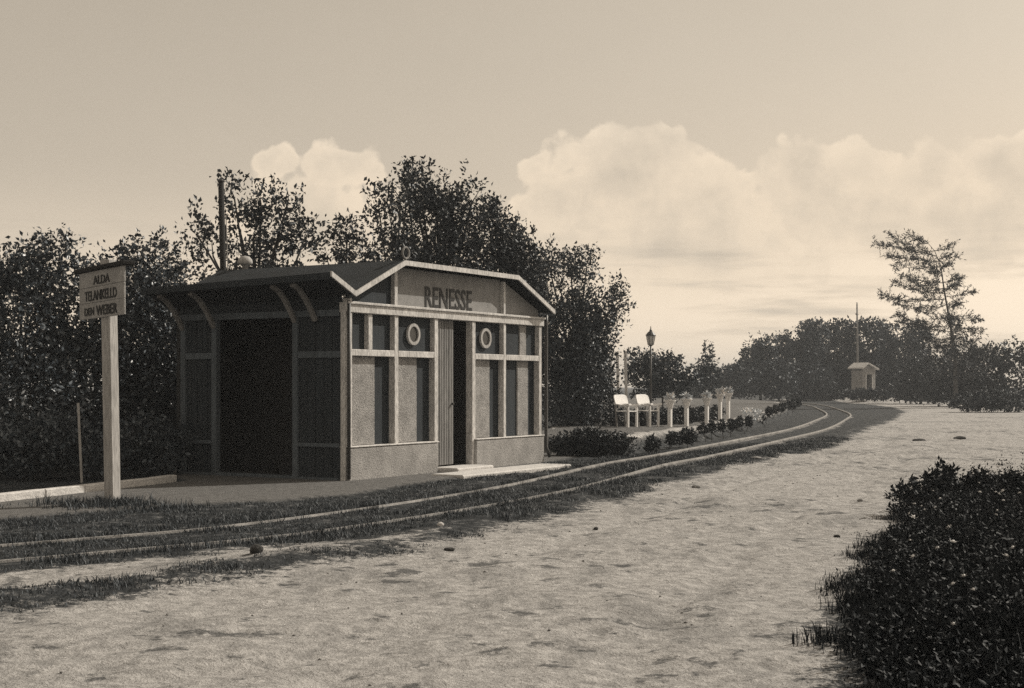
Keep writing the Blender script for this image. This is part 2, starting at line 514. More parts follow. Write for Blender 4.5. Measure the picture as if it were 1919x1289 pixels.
def height(x, y):
    road, path, lawn = sdf(x, y, ROAD), sdf(x, y, PATH), sdf(x, y, LAWN)
    dtr, _ = seg_dist(x, y, CPTS, False)
    near = 1 - sstep(40, 80, y)
    rough = (1 - sstep(-.2, .3, road)) * (1 - sstep(-.2, .1, path))
    h = (fbm(x * 1.6, y * 1.6) - .5) * .09 * rough * near
    h = h + (fbm(x * 1.1 + 5, y * .9) - .5) * .07 * sstep(0, .8, road) * near + (fbm(x * 4.5, y * 4.5, 4) - .5) * .055 * sstep(0, .4, road) * near
    for rut in (1.1, 2.45): h = h - .03 * np.exp(-((road - rut - .5 * (fbm(x * .3, y * .3) - .5)) / .14) ** 2) * near * sstep(.2, .5, fbm(x * .4 + 9, y * .4))
    h = h + .05 * np.exp(-((road + .35) / .35) ** 2) * near           # turf lip beside the road
    h = h * sstep(.55, 1.0, dtr)
    h = np.where(path > -.3, h * (1 - .7 * sstep(-.3, .1, path)) + .03 * sstep(-.1, .1, path), h)
    h = h + .33 * sstep(-.25, .2, lawn)
    h = h + .62 * np.exp(-(((x - 29.6) / 2.4) ** 2 + ((y - 115) / 3.5) ** 2) ** 1.5)   # knoll under the far hut
    return h


def H(x, y): return float(height(np.array([float(x)]), np.array([float(y)]))[0])


def axis(parts):
    out = [parts[0][0]]
    for (a, b, s) in parts:
        n = max(1, int(round((b - a) / s))); out += list(a + (b - a) * np.arange(1, n + 1) / n)
    return np.array(out)


XS = axis([(-700, -100, 150), (-100, -20, 10), (-20, -9, .8), (-9, 8, .085), (8, 16, .16), (16, 40, .4), (40, 120, 10), (120, 700, 120)])
YS = axis([(-200, -20, 30), (-20, 3, 2), (3, 5.5, .25), (5.5, 30, .085), (30, 48, .2), (48, 80, .45), (80, 140, .9), (140, 220, 10), (220, 900, 100)])
GX, GY = np.meshgrid(XS, YS)
fx, fy = GX.ravel(), GY.ravel()
hz = height(fx, fy)
s_road, s_strip, s_path, s_lawn = sdf(fx, fy, ROAD), sdf(fx, fy, STRIP), sdf(fx, fy, PATH), sdf(fx, fy, LAWN)
dtrack, _ = seg_dist(fx, fy, CPTS, False)
to01 = lambda s, w: np.clip(s / w * .5 + .5, 0, 1)
patchy = fbm(fx * .8 + 40, fy * .8 + 3)
a_sand = np.maximum(to01(s_road - .12 + (fbm(fx * 1.3, fy * 1.3) - .5) * .7, .7), to01(s_strip + (patchy - .5) * .9, .8) * .93)
railside = .62 - np.abs(np.abs(dtrack - .53) - .08) * 3.2                      # sand spilled along both rails
a_sand = np.maximum(a_sand, np.clip(railside * (.45 + .8 * patchy) * (.35 + .65 * sstep(17, 26, fy)), 0, .58) * (dtrack < .9))
a_sand = np.maximum(a_sand, .70 * np.exp(-((s_lawn - .18) / (.10 + .0035 * fy)) ** 2) * (fx > 1.0) * (fx < 17) * (fy < 95))
a_path = to01(s_path, .5)
a_lawn = to01(s_lawn, .5)
nx, ny = len(XS), len(YS)
ii = (np.arange(ny - 1)[:, None] * nx + np.arange(nx - 1)[None, :]).ravel()
quads = np.stack([ii, ii + 1, ii + nx + 1, ii + nx], 1)
cent = lambda a: a[quads].mean(1)
kind = np.zeros(len(quads), int)
kind[cent(s_lawn) > 0] = 3
kind[cent(s_path) > 0] = 2
kind[(cent(s_road) > 0)] = 1
VV = np.stack([fx, fy, hz], 1)
for k, (nm, lab) in enumerate((('ground', 'rough dark turf and earth beside the track and the road'), ('road', 'pale sandy road with dark scuffs curving away to the right'),
                               ('path', 'grey trodden path round the station'), ('lawn', 'slightly raised garden lawn beside the curving track'))):
    q = quads[kind == k]
    u, inv = np.unique(q, return_inverse=True)
    q = inv.reshape(q.shape)
    me = bpy.data.meshes.new(nm)
    me.vertices.add(len(u)); me.vertices.foreach_set('co', VV[u].astype(np.float32).ravel())
    me.loops.add(q.size); me.loops.foreach_set('vertex_index', q.astype(np.int32).ravel())
    me.polygons.add(len(q)); me.polygons.foreach_set('loop_start', np.arange(0, q.size, 4, dtype=np.int32))
    for an, av in (('sand', a_sand), ('path', a_path), ('lawn', a_lawn)):
        at = me.attributes.new(an, 'FLOAT', 'POINT'); at.data.foreach_set('value', av[u].astype(np.float32))
    me.polygons.foreach_set('use_smooth', np.ones(len(q), bool))
    me.update(calc_edges=True)
    tag(link_mesh(nm, me, M['earth']), lab, kind='structure')

# ------------------------------------------------------------------ railway track
track = empty('railway_track', (0, 0, 0), 'narrow gauge railway track with two pale rails curving left past the station', 'railway track')


def rail_mesh(off):
    mb = MB(); prof = [(-.045, -.08), (-.012, -.04), (-.027, .045), (-.024, .07), (.024, .07), (.027, .045), (.012, -.04), (.045, -.08)]
    n = len(prof); vs, fs = [], []
    for i, p in enumerate(CENTRE):
        d = (CENTRE[min(i + 1, len(CENTRE) - 1)] - CENTRE[max(i - 1, 0)]).normalized()
        s = Vector((d.y, -d.x, 0))
        for (a, z) in prof: vs.append(p + s * (off + a * (1 + .3 * min(1, max(0, (p.y - 18) / 12)))) + Vector((0, 0, z - .05 + .047 * min(1, max(0, (p.y - 17) / 12)))))
    for i in range(len(CENTRE) - 1):
        for k in range(n):
            k2 = (k + 1) % n
            fs.append((i * n + k, (i + 1) * n + k, (i + 1) * n + k2, i * n + k2))
    return mb.add(vs, fs)


for off in (-.533, .533): rail_mesh(off).build('rail', M['rail'], track)

# ------------------------------------------------------------------ station building (local x along the front, y into the depth)
FL = Vector((-2.38, 20.0, 0))
U, V_ = Vector((.516, .857, 0)), Vector((-.857, .516, 0))
st = empty('station_building', FL, 'small dark timber station building with pale framed front and low roof', 'station', rz=math.atan2(.857, .516))
GZ = .03


def sbox(name, x0, x1, y0, y1, z0, z1, mat, parent=st, ch=.006, label=None):
    o = MB().box(x0, x1, y0, y1, z0, z1, ch).build(name, M[mat], parent)
    if label: o['label'] = label
    return o


W_, D_ = 5.62, 3.25
# front: frame posts stand proud of the panels (front face of the panels at y = 0.05)
for (x0, x1, z1) in ((1.13, 1.23, 2.452), (2.20, 2.30, 2.452), (3.30, 3.40, 2.452), (4.29, 4.37, 2.452), (5.50, 5.60, 2.452)):
    sbox('post', x0, x1, -.03, .10, .50 if not 2 < x0 < 3.5 else .06, z1, 'white')
sbox('corner_post', .025, .075, -.04, .10, .50, 2.66, 'white', label='pale front corner post')
sbox('corner_post', -.09, -.05, -.03, .05, .0, 2.5, 'white', label='thin pale corner strip on the shaded side')
sbox('top_beam', -.05, 5.64, -.055, .10, 2.455, 2.60, 'white')
sbox('drip_moulding', -.06, 5.65, -.085, -.057, 2.575, 2.612, 'white')
for (x0, x1) in ((.077, 1.128), (1.232, 2.198), (3.402, 4.288), (4.372, 5.498)):
    sbox('mid_rail', x0, x1, -.032, .09, 1.83, 1.925, 'white')
sbox('mullion', .49, .59, -.02, .08, 1.928, 2.452, 'white')
PALE = [(.078, .74), (1.233, 1.83), (3.403, 3.97), (4.88, 5.25)]
SHADE_STRIPS = [(.742, 1.127), (1.832, 2.197), (3.972, 4.287), (4.374, 4.878), (5.252, 5.497)]
for a, b in PALE: sbox('wall_panel_or_shade_strip', a, b, .05, .085, .522, 1.828, 'plaster', ch=.012)
for a, b in SHADE_STRIPS: sbox('wall_panel_or_shade_strip', a, b, .075, .10, .522, 1.828, 'dark', label='wall panel strip darkened for post shade')  # shadow beside the posts, put in as dark strips
for a, b in ((.078, .488), (.592, 1.127), (1.233, 2.197), (3.403, 4.287), (4.374, 4.93), (5.16, 5.497)):
    o = sbox('upper_panel', a, b, .055, .09, 1.928, 2.452, 'dark')
sbox('upper_panel', 4.932, 5.158, .035, .085, 1.928, 2.452, 'plaster', label='pale upper panel')
for cx in (1.70, 3.80):
    ring = MB()
    n = 28; vs = []; fs = []
    for k in range(n):
        t = 2 * math.pi * k / n
        for (r_, y_) in ((.122, .055), (.122, .015), (.168, .015), (.168, .055)):
            vs.append((cx + r_ * math.cos(t), y_ - .005, 2.19 + r_ * math.sin(t)))
    for k in range(n):
        for j in range(4):
            fs.append((k * 4 + j, k * 4 + (j + 1) % 4, ((k + 1) % n) * 4 + (j + 1) % 4, ((k + 1) % n) * 4 + j))
    w = ring.add(vs, fs).build('round_window', M['postpale'], st)
    pv = [(cx + .118 * math.cos(2 * math.pi * k / n), .035, 2.19 + .118 * math.sin(2 * math.pi * k / n)) for k in range(n)]
    pv2 = [(a, .048, c) for a, b, c in pv]
    MB().add(pv + pv2, [tuple(range(n))] + [tuple(range(n, 2 * n))[::-1]] + [(k, n + k, n + (k + 1) % n, (k + 1) % n) for k in range(n)]).build('pane', M['glassy'], w)
# plinths and door step
sbox('plinth', -.045, 2.26, -.07, .10, -.15, .498, 'plinth', ch=.02)
sbox('plinth', 3.36, 5.62, -.07, .10, -.15, .498, 'plinth', ch=.02)
sbox('plinth_coping', -.048, 2.262, -.082, .1, .5, .52, 'white')
sbox('plinth_coping', 3.358, 5.622, -.082, .1, .5, .52, 'white')
sbox('door_step', 2.27, 3.35, -.42, .1, -.1, .10, 'kerb', ch=.02)
sbox('platform_slab', 1.5, 4.9, -1.02, -.43, -.1, .055, 'kerb', ch=.02)
# door: closed plank leaf on the left, open dark gap on the right
door = MB().box(2.302, 2.86, .075, .10, .12, 2.452, .003).build('door', M['door'], st)
nP = 8; wP = (2.86 - 2.304) / nP
for k in range(nP):
    MB().box(2.304 + k * wP + .005, 2.304 + (k + 1) * wP - .005, .045 + .004 * (k % 2), .074, .125, 2.448, .006).build('plank', M['door'], door)
MB().box(2.78, 2.81, .0, .04, 1.08, 1.12, .006).build('handle', M['iron'], door)
# gable
RP = [(-.08, 2.70), (1.14, 3.235), (4.46, 3.235), (5.73, 2.70)]        # underside of the roof along x
sbox('gable_post', 1.13, 1.21, -.03, .10, 2.602, 3.17, 'white')
sbox('gable_post', 4.29, 4.36, -.03, .10, 2.602, 3.17, 'white')
board = sbox('name_board', 1.212, 4.288, .035, .09, 2.602, 3.20, 'sign')
MB().add([(.078, .04, 2.602), (1.128, .04, 2.602), (1.128, .04, 3.20), (.078, .04, 2.76), (.078, .09, 2.602), (1.128, .09, 2.602), (1.128, .09, 3.20), (.078, .09, 2.76)],
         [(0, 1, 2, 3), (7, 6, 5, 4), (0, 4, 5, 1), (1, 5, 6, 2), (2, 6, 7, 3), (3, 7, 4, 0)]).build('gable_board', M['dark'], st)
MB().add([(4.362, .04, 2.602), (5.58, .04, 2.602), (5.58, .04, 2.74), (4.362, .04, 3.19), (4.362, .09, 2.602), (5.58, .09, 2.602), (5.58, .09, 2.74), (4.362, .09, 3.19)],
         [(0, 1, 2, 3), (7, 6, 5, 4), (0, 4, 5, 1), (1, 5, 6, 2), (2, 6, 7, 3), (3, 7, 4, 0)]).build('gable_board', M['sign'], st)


def lettering(txt, width, height_, parent, mat, depth=.004, name='lettering'):
    cu = bpy.data.curves.new(name, 'FONT'); cu.body = txt; cu.align_x = 'CENTER'; cu.align_y = 'CENTER'; cu.extrude = depth
    cu.resolution_u = 3; cu.offset = .012
    tmp = bpy.data.objects.new('tmp', cu); COL.objects.link(tmp)
    dg = bpy.context.evaluated_depsgraph_get()
    me = bpy.data.meshes.new_from_object(tmp.evaluated_get(dg))
    bpy.data.objects.remove(tmp); me.name = name
    co = np.empty(len(me.vertices) * 3, np.float32); me.vertices.foreach_get('co', co); co = co.reshape(-1, 3)
    lo, hi = co.min(0), co.max(0)
    co[:, 0] = (co[:, 0] - (lo[0] + hi[0]) / 2) * width / (hi[0] - lo[0]); co[:, 1] = (co[:, 1] - (lo[1] + hi[1]) / 2) * height_ / (hi[1] - lo[1])
    me.vertices.foreach_set('co', co.ravel()); me.materials.clear(); me.update()
    return link_mesh(name, me, M[mat], parent)


lt = lettering('RENESSE', 1.36, .34, board, 'ink')
lt.location = (2.70, .030, 2.79); lt.rotation_euler = (R(90), 0, 0)
# roof: three felted slopes, pale bargeboard on the front edge
def roof_slab(name, pts, y0, y1, th, mat):
    n = len(pts)
    vs = [(x, y, z + dz) for y in (y0, y1) for dz in (0, th) for (x, z) in pts]
    fs = []
    for i in range(n - 1):
        fs += [(i, i + 1, 2 * n + i + 1, 2 * n + i)[::-1], (n + i, n + i + 1, 3 * n + i + 1, 3 * n + i)]
        fs += [(i, i + 1, n + i + 1, n + i), (2 * n + i, 2 * n + i + 1, 3 * n + i + 1, 3 * n + i)[::-1]]
    fs += [(0, n, 3 * n, 2 * n), (n - 1, 2 * n - 1, 4 * n - 1, 3 * n - 1)[::-1]]
    return MB().add(vs, fs).build(name, M[mat], st)


roof_slab('roof', RP, -.20, 3.5, .05, 'felt')
bb = roof_slab('bargeboard', [(x, z - .03) for x, z in RP], -.232, -.203, .075, 'white')
# flared canopy over the shaded side, dropping a little to the back
cv = []
for y, dz in ((-.2, 0), (3.45, -.10)):
    for (x, z) in ((-.085, 2.70), (-.62, 2.93)):
        for t in (0, .05): cv.append((x, y, z + dz + t))
MB().add(cv, [(0, 2, 6, 4), (1, 5, 7, 3), (2, 3, 7, 6), (0, 4, 5, 1), (0, 1, 3, 2), (4, 6, 7, 5)]).build('canopy', M['felt'], st)
roof_slab('bargeboard', [(-.64, 2.92), (-.082, 2.675)], -.232, -.203, .075, 'white')
MB().beam((-.64, -.2, 2.93), (-.64, 3.45, 2.83), .03, .10).build('fascia', M['dark'], st)
# shaded side: posts, rails, boarded panels either side of the open doorway
SY = [(.0, .10), (.88, .98), (2.48, 2.58), (3.13, 3.23)]
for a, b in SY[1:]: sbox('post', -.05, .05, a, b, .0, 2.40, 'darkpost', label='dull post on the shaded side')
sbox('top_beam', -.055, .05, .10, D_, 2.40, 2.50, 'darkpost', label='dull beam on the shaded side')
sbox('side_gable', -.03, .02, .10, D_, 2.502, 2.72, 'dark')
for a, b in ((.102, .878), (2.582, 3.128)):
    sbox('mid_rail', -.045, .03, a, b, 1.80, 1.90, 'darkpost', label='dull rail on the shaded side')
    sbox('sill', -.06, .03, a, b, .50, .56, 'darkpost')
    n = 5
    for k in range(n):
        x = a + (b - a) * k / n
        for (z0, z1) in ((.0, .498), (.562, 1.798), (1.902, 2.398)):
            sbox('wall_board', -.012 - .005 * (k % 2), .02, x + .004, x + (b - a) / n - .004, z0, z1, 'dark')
sbox('threshold', -.12, .08, .98, 2.48, -.1, .07, 'darkpost')
sbox('side_plinth', -.10, .0, .10, .98, -.1, .06, 'darkpost'); sbox('side_plinth', -.10, .0, 2.48, 3.27, -.1, .06, 'darkpost')
# knee braces under the canopy
for y in (.55, .93, 2.53, 3.18):
    mb = MB(); pts = []
    for k in range(6):
        t = k / 5
        pts.append((-.56 + .52 * t ** .75, y, 2.86 - .03 * y - .50 * t ** 1.25))
    for p, q in zip(pts[:-1], pts[1:]): mb.beam(p, q, .06, .07, (0, 1, 0))
    mb.build('brace', M['dimwood'], st)
# interior, back and far walls, floor
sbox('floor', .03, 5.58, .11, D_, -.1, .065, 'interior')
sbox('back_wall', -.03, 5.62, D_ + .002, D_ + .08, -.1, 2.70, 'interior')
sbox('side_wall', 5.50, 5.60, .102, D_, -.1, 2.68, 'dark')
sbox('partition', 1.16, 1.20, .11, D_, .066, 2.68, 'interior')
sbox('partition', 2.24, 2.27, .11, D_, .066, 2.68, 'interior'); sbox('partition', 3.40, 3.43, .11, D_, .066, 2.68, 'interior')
# down pipes
MB().tube([(-.03, -.06, 2.62), (-.03, -.06, 1.4), (-.03, -.06, .05)], .026, 10).build('drain_pipe', M['iron'], st, True)
MB().tube([(5.72, -.05, 2.66), (5.70, -.06, 2.5), (5.70, -.06, .3), (5.70, -.14, .12)], .032, 10).build('drain_pipe', M['iron'], st, True)
# ring finial at the front peak, mushroom ventilator on the rear of the roof
fr = MB(); n = 20
fr.tube([(1.22 + .085 * math.cos(2 * math.pi * k / n), -.17, 3.40 + .085 * math.sin(2 * math.pi * k / n)) for k in range(n + 1)], .018, 6, False)
fr.tube([(1.22, -.17, 3.28), (1.22, -.17, 3.32)], .018, 6)
fr.build('finial', M['dimwood'], st, True)
MB().lathe([(.05, 0), (.05, .09), (.11, .10), (.125, .13), (.115, .18), (.07, .23), (.0, .245)], 16, (1.35, 3.15, 3.285)).build('ventilator', M['postpale'], st, True)

# ------------------------------------------------------------------ notice board on its post
bx, by = -4.6, 16.0
gz = H(bx, by)
nb = empty('notice_board', (bx, by, gz), 'weathered notice board with black lettering on a tall pale square post', 'notice board')
top = Vector((-.055, 0, 2.85 - gz)); base = Vector((0, 0, -.3))
o = MB(); o.beam(base, top, .135, .135, (.88, -.48, 0), .008); o.build('post', M['postpale'], nb)
bd = Vector((.65, -.76, 0)).normalized(); bn = Vector((-.76, -.65, 0)).normalized()
Mx = Matrix((bd, -bn, Vector((0, 0, 1)))).transposed().to_4x4()
Mx = Mx @ Matrix.Rotation(R(-1.2), 4, 'Y')
Mx.translation = Vector((-.05, 0, 2.455 - gz)) + bn * .085
for k, (z0, z1) in enumerate(((-.275, -.095), (-.092, .088), (.091, .275))):
    MB().box(-.60, .60, -.012, .012 + .002 * k, z0, z1, .005, Mx).build('board', M['notice'], nb)
MB().box(-.66, .66, -.05, .10, .277, .325, .008, Mx).build('cap', M['polewood'], nb)
for txt, w, h, cx, cz in (('ALDA', .44, .10, .03, .165), ('TELANKELLD', .86, .115, .0, -.01), ('DEN', .26, .09, -.31, -.19), ('WEBER', .56, .115, .16, -.19)):
    l = lettering(txt, w, h, nb, 'ink')
    l.matrix_local = Mx @ Matrix.Translation((cx, -.017, cz)) @ Matrix.Rotation(R(90), 4, 'X')

# ------------------------------------------------------------------ tall dark pole, stake, kerb
pole = empty('pole', (-4.83, 23.6, 0), 'tall dark leaning pole rising behind the station roof', 'pole')
MB().tube([(0, 0, -.3), (-.06, 0, 2.4), (-.12, 0, 4.86)], [.062, .056, .048], 12).build('shaft', M['polewood'], pole, True)
MB().tube([(.08, .02, 0), (.03, .02, 2.4), (-.04, .02, 4.3)], .009, 6).build('lit_edge', M['postpale'], pole)  # pale tube painting the sunlit right edge of the shaft
MB().lathe([(.056, 0), (.06, .02), (.03, .05), (0, .055)], 12, (-.12, 0, 4.86)).build('cap', M['iron'], pole)
sx, sy = -6.1, 19.7
stake = MB().beam((0, 0, -.2), (-.06, 0, 1.15), .035, .03).build('stake', M['postpale'])
stake.location = (sx, sy, 0); tag(stake, 'thin pale stake leaning in front of the left shrubs', 'stake')
KP = [(-9.0, 8.9), (-6.9, 14.2), (-5.8, 17.1), (-5.02, 19.3), (-4.86, 19.9)]
kerb = empty('kerb', (0, 0, 0), 'pale low kerb edging the shaded path left of the station', 'kerb')
for (a, b) in zip(KP[:-1], KP[1:]):
    a, b = Vector((*a, 0)), Vector((*b, 0)); n = max(1, round((b - a).length / .9))
    for k in range(n):
        p, q = a.lerp(b, k / n), a.lerp(b, (k + 1) / n); e = (q - p).normalized() * .004
        MB().beam(p + e + Vector((0, 0, .02)), q - e + Vector((0, 0, .02 + random.uniform(-.004, .004))), .13, .20, ch=.012).build('kerb_stone', M['kerb'], kerb)

# ------------------------------------------------------------------ garden furniture
def chair(loc, rz, label):
    r = empty('garden_chair', loc, label, 'garden chair', 'white garden chairs on the lawn', rz)
    MB().box(-.20, .22, -.19, .19, .40, .425, .008).build('seat', M['chairwhite'], r)
    n, vs = 24, []
    for d in (-.015, .015):
        for k in range(n):                                     # one bent board with rounded corners
            t = 2 * math.pi * k / n
            c_, s_ = math.cos(t), math.sin(t)
            yy = .27 * math.copysign(abs(c_) ** .45, c_); zz = .135 * math.copysign(abs(s_) ** .45, s_)
            vs.append((-.20 - .3 * zz + d + .35 * yy * yy, yy, .70 + zz))
    MB().add(vs, [tuple(range(n))[::-1], tuple(range(n, 2 * n))] + [(k, (k + 1) % n, n + (k + 1) % n, n + k) for k in range(n)]).build('backrest', M['chairwhite'], r)
    for q in (-1, 1):
        MB().beam((.19, q * .18, 0), (.19, q * .18, .56), .055, .055).build('leg', M['chairwhite'], r)
        MB().beam((-.16, q * .18, 0), (-.21, q * .18, .60), .04, .04).build('leg', M['dimwood'], r)
        arm = MB(); arm.beam((-.20, q * .20, .60), (.05, q * .20, .56), .07, .035); arm.beam((.05, q * .20, .56), (.27, q * .20, .585), .10, .05)
        arm.build('armrest', M['chairwhite'], r)
    return r


LZ = .33
chair((2.90, 35.2, LZ), R(-42), 'white garden chair nearest the station, left of two')
chair((3.52, 35.9, LZ), R(-42), 'white garden chair right of its twin, next to the lamp post')


def pot_stand(px, y, h, tilt, label):
    x = (px - 960) / F * y
    r = empty('flower_stand', (x, y, LZ), label, 'flower stand', 'pale flower stands along the low hedge', R(-37) + .12 * tilt)
    MB().beam((0, 0, -.1), (0, 0, h - .2), .095, .095).build('post', M['chairwhite'], r)
    MB().lathe([(.06, -.06), (.10, .08), (.15, .15), (.15, .17), (.12, .17), (.1, .14)], 10, (0, 0, h - .2)).build('bowl', M['potterra'], r)
    n = 60; d = unit(rng.normal(size=(n, 3)) * [1, 1, .8] + [0, 0, .6])
    Vv, T = leaf_tris(np.array([0, 0, h]) + d * .04, d, rng.uniform(.08, .2, n), rng.uniform(.05, .09, n))
    tri_mesh('flowers', Vv, T, M['blossom'], r, np.repeat(rng.random(n), 2))


pot_stand(1256, 36.0, .72, 0, 'flower stand with a loose sheaf of blossom right of the chairs')
pot_stand(1287, 36.6, .74, .3, 'flower stand in the middle of the low dark hedge')
pot_stand(1325, 38.4, .76, .9, 'flower stand beside the two standing close together')
pot_stand(1350, 41.8, .84, .2, 'flower stand just left of the last one on the lawn')
pot_stand(1365, 42.6, .86, .6, 'rightmost flower stand on the open lawn')
for (px, y, lab) in ((1157.5, 46.5, 'left tall pale post behind the garden chairs'), (1172.5, 46.0, 'right tall pale post behind the garden chairs')):
    p = MB().beam((0, 0, -.2), (-.06, 0, 2.2), .09, .09).build('tall_post', M['white'])
    p.location = ((px + 3 - 960) / F * y, y, LZ); tag(p, lab, 'post', 'pair of tall pale posts')

# lamp post
ly = 50.0; lx = (1220 - 960) / F * ly
lamp = empty('street_lamp', (lx, ly, LZ), 'slender dark street lamp with a pale glass lantern', 'street lamp')
MB().lathe([(.09, -.2), (.09, .25), (.06, .35), (.045, .5), (.038, 1.4), (.05, 1.43), (.035, 1.48), (.03, 2.48)], 10).build('post', M['iron'], lamp, True)
MB().beam((-.22, 0, 2.2), (.22, 0, 2.2), .02, .02).build('ladder_bar', M['iron'], lamp)
lan = MB(); lan.lathe([(.035, 2.48), (.10, 2.53)], 8)
for k in range(6):
    t = 2 * math.pi * k / 6
    lan.tube([(.10 * math.cos(t), .10 * math.sin(t), 2.53), (.165 * math.cos(t), .165 * math.sin(t), 2.86)], .013, 4)
lan.lathe([(.18, 2.86), (.19, 2.88), (.10, 2.99), (.05, 3.02), (.05, 3.06), (.02, 3.09), (.012, 3.20)], 12)
lan.build('lantern', M['iron'], lamp)
MB().lathe([(.09, 2.53), (.15, 2.86)], 6).build('lantern_glass', M['lampglass'], lamp)

# ------------------------------------------------------------------ far hut with flagpole
hy = 112.0; hx = (1608 - 960) / F * hy
hzv = .66
hut = empty('hut', (hx, hy, hzv), 'small pale far hut with a dark doorway in front of the trees', 'hut', rz=R(38))
hw = 1.0
hut.scale = (.80, .80, 1.04)
MB().box(-hw, hw, .0, .08, 0, 2.0, .01).build('side_wall', M['signdim'], hut).rotation_euler = (0, 0, 0)
MB().box(-hw, -hw + .1, -1.3, 0, 0, 1.9, .01).build('side_wall', M['plinth'], hut)
MB().box(hw - .1, hw, -1.3, 0, 0, 1.9, .01).build('side_wall', M['plinth'], hut)
for (a, b) in ((-hw, -.55), (.45, hw)): MB().box(a + .002, b, -1.4, -1.302, 0, 1.9, .01).build('front_wall', M['plinth'], hut)
MB().box(-.55, .45, -1.4, -1.302, 1.55, 1.9, .01).build('front_wall', M['plinth'], hut)
MB().box(-.62, -.50, -1.47, -1.402, 0, 1.6, .01).build('door_frame', M['white'], hut)
MB().box(.40, .52, -1.47, -1.402, 0, 1.6, .01).build('door_frame', M['white'], hut)
MB().box(-.548, .448, -.8, -.76, 0, 1.6, .01).build('door', M['interior'], hut)
rv = [(x, y, z + t) for y in (-1.62, .25) for t in (0, .11) for (x, z) in ((-1.28, 1.96), (-.35, 2.36), (1.35, 1.90))]
MB().add(rv, [(6, 7, 1, 0), (7, 8, 2, 1), (3, 4, 10, 9), (4, 5, 11, 10), (0, 1, 4, 3), (1, 2, 5, 4), (6, 9, 10, 7), (7, 10, 11, 8), (0, 3, 9, 6), (2, 8, 11, 5)]).build('roof', M['white'], hut)
MB().add([(-.998, -1.38, 1.902), (.98, -1.38, 1.902), (.98, -1.38, 1.96), (-.36, -1.38, 2.33), (-.998, -1.32, 1.902), (.98, -1.32, 1.902), (.98, -1.32, 1.96), (-.36, -1.32, 2.33)],
         [(0, 1, 2, 3), (7, 6, 5, 4), (0, 4, 5, 1), (1, 5, 6, 2), (2, 6, 7, 3), (3, 7, 4, 0)]).build('front_gable', M['plinth'], hut)
fy_ = 111.0; fxx = (1610 - 960) / F * fy_
fp = empty('flagpole', (28.2, 113.2, .55), 'tall thin bare flagpole beside the far hut', 'flagpole')
MB().tube([(0, 0, -.3), (-.02, 0, 3.5), (-.05, 0, 7.5)], [.10, .085, .06], 8).build('shaft', M['dimwood'], fp, True)
MB().lathe([(.0, 0), (.07, .05), (.07, .09), (0, .14)], 8, (-.05, 0, 7.5)).build('finial', M['white'], fp, True)


# ------------------------------------------------------------------ trees and shrubs
def crown(name, parent, blobs, dens, leaf, mat, up=.7, shoot=.7, g=None, wid=.55, sprig=0, gap=0):
    """leafy shoots that start inside each ellipsoid and break its outline; positions relative to parent"""
    g = g or rng
    Cs, Ds = [], []
    for (cx, cy, cz, rx, ry, rz, w) in blobs:
        S = int(dens * w * 4.19 * (rx * ry + ry * rz + rx * rz) / (leaf * leaf * wid * .5) / 9)
        if S < 1: continue
        u = unit(g.normal(size=(S, 3)))
        r = np.array([rx, ry, rz]); k = g.uniform(.25, .92, (S, 1)) ** .6
        a = np.array([cx, cy, cz]) + u * r * k
        d = unit(u * .7 + np.array([0, 0, up]) + g.normal(size=(S, 3)) * .35)
        L = shoot * g.uniform(.45, 1.15, (S, 1)) * (.6 + .4 * (u[:, 2:] > 0))
        n = 9
        t = (np.arange(n) + .5)[None, :, None] / n
        bend = np.array([0, 0, -.25]) * L[:, None] * t ** 2
        P = a[:, None] + d[:, None] * L[:, None] * t + bend + g.normal(size=(S, n, 3)) * .16 * shoot * (1 - .6 * t)
        D = unit(d[:, None] * .55 + g.normal(size=(S, n, 3)) * .75 + np.array([0, 0, -.15]))
        Cs.append(P.reshape(-1, 3)); Ds.append(D.reshape(-1, 3))
    ncore = sum(len(c_) for c_ in Cs)
    if sprig:
        for (cx, cy, cz, rx, ry, rz, w) in blobs:
            S = max(2, int(sprig * w * (rx * rz) ** .5 * 9))
            u = unit(g.normal(size=(S, 3)) * [1, 1, .6] + [0, 0, .75])
            a = np.array([cx, cy, cz]) + u * np.array([rx, ry, rz]) * .62
            d = unit(u * .35 + np.array([0, 0, 1.]) + g.normal(size=(S, 3)) * .22)
            L = shoot * g.uniform(.4, 1.15, (S, 1)); n = 28
            t = np.sort(g.random((S, n, 1)), 1)
            P = a[:, None] + d[:, None] * L[:, None] * t + g.normal(size=(S, n, 3)) * (.20 - .15 * t) * shoot
            D = unit(d[:, None] * .7 + g.normal(size=(S, n, 3)) * .6)
            Cs.append(P.reshape(-1, 3)); Ds.append(D.reshape(-1, 3))
    C, D = np.concatenate(Cs), np.concatenate(Ds)
    keep = C[:, 2] > .03
    if gap:
        q = C / gap
        nv = (vnoise(q[:, 0] + q[:, 2] * .7 + 50, q[:, 1] + 60) + vnoise(q[:, 0] + 80, q[:, 2] + q[:, 1] * .6 + 90) + vnoise(q[:, 0] * 2 + 7, q[:, 2] * 2 + 5) * .6) / 2.6
        keep &= (np.arange(len(C)) >= ncore) | (nv + g.normal(size=len(nv)) * .03 > .44 * sstep(.40, .72, C[:, 2] / C[:, 2].max()))
    C, D = C[keep], D[keep]
    n = len(C)
    l = leaf * g.uniform(.6, 1.35, n)
    V, T = leaf_tris(C, D, l, l * wid * g.uniform(.8, 1.2, n), g=g)
    return tri_mesh(name, V, T, mat, parent, np.repeat(g.random(n) ** 1.3, 2))


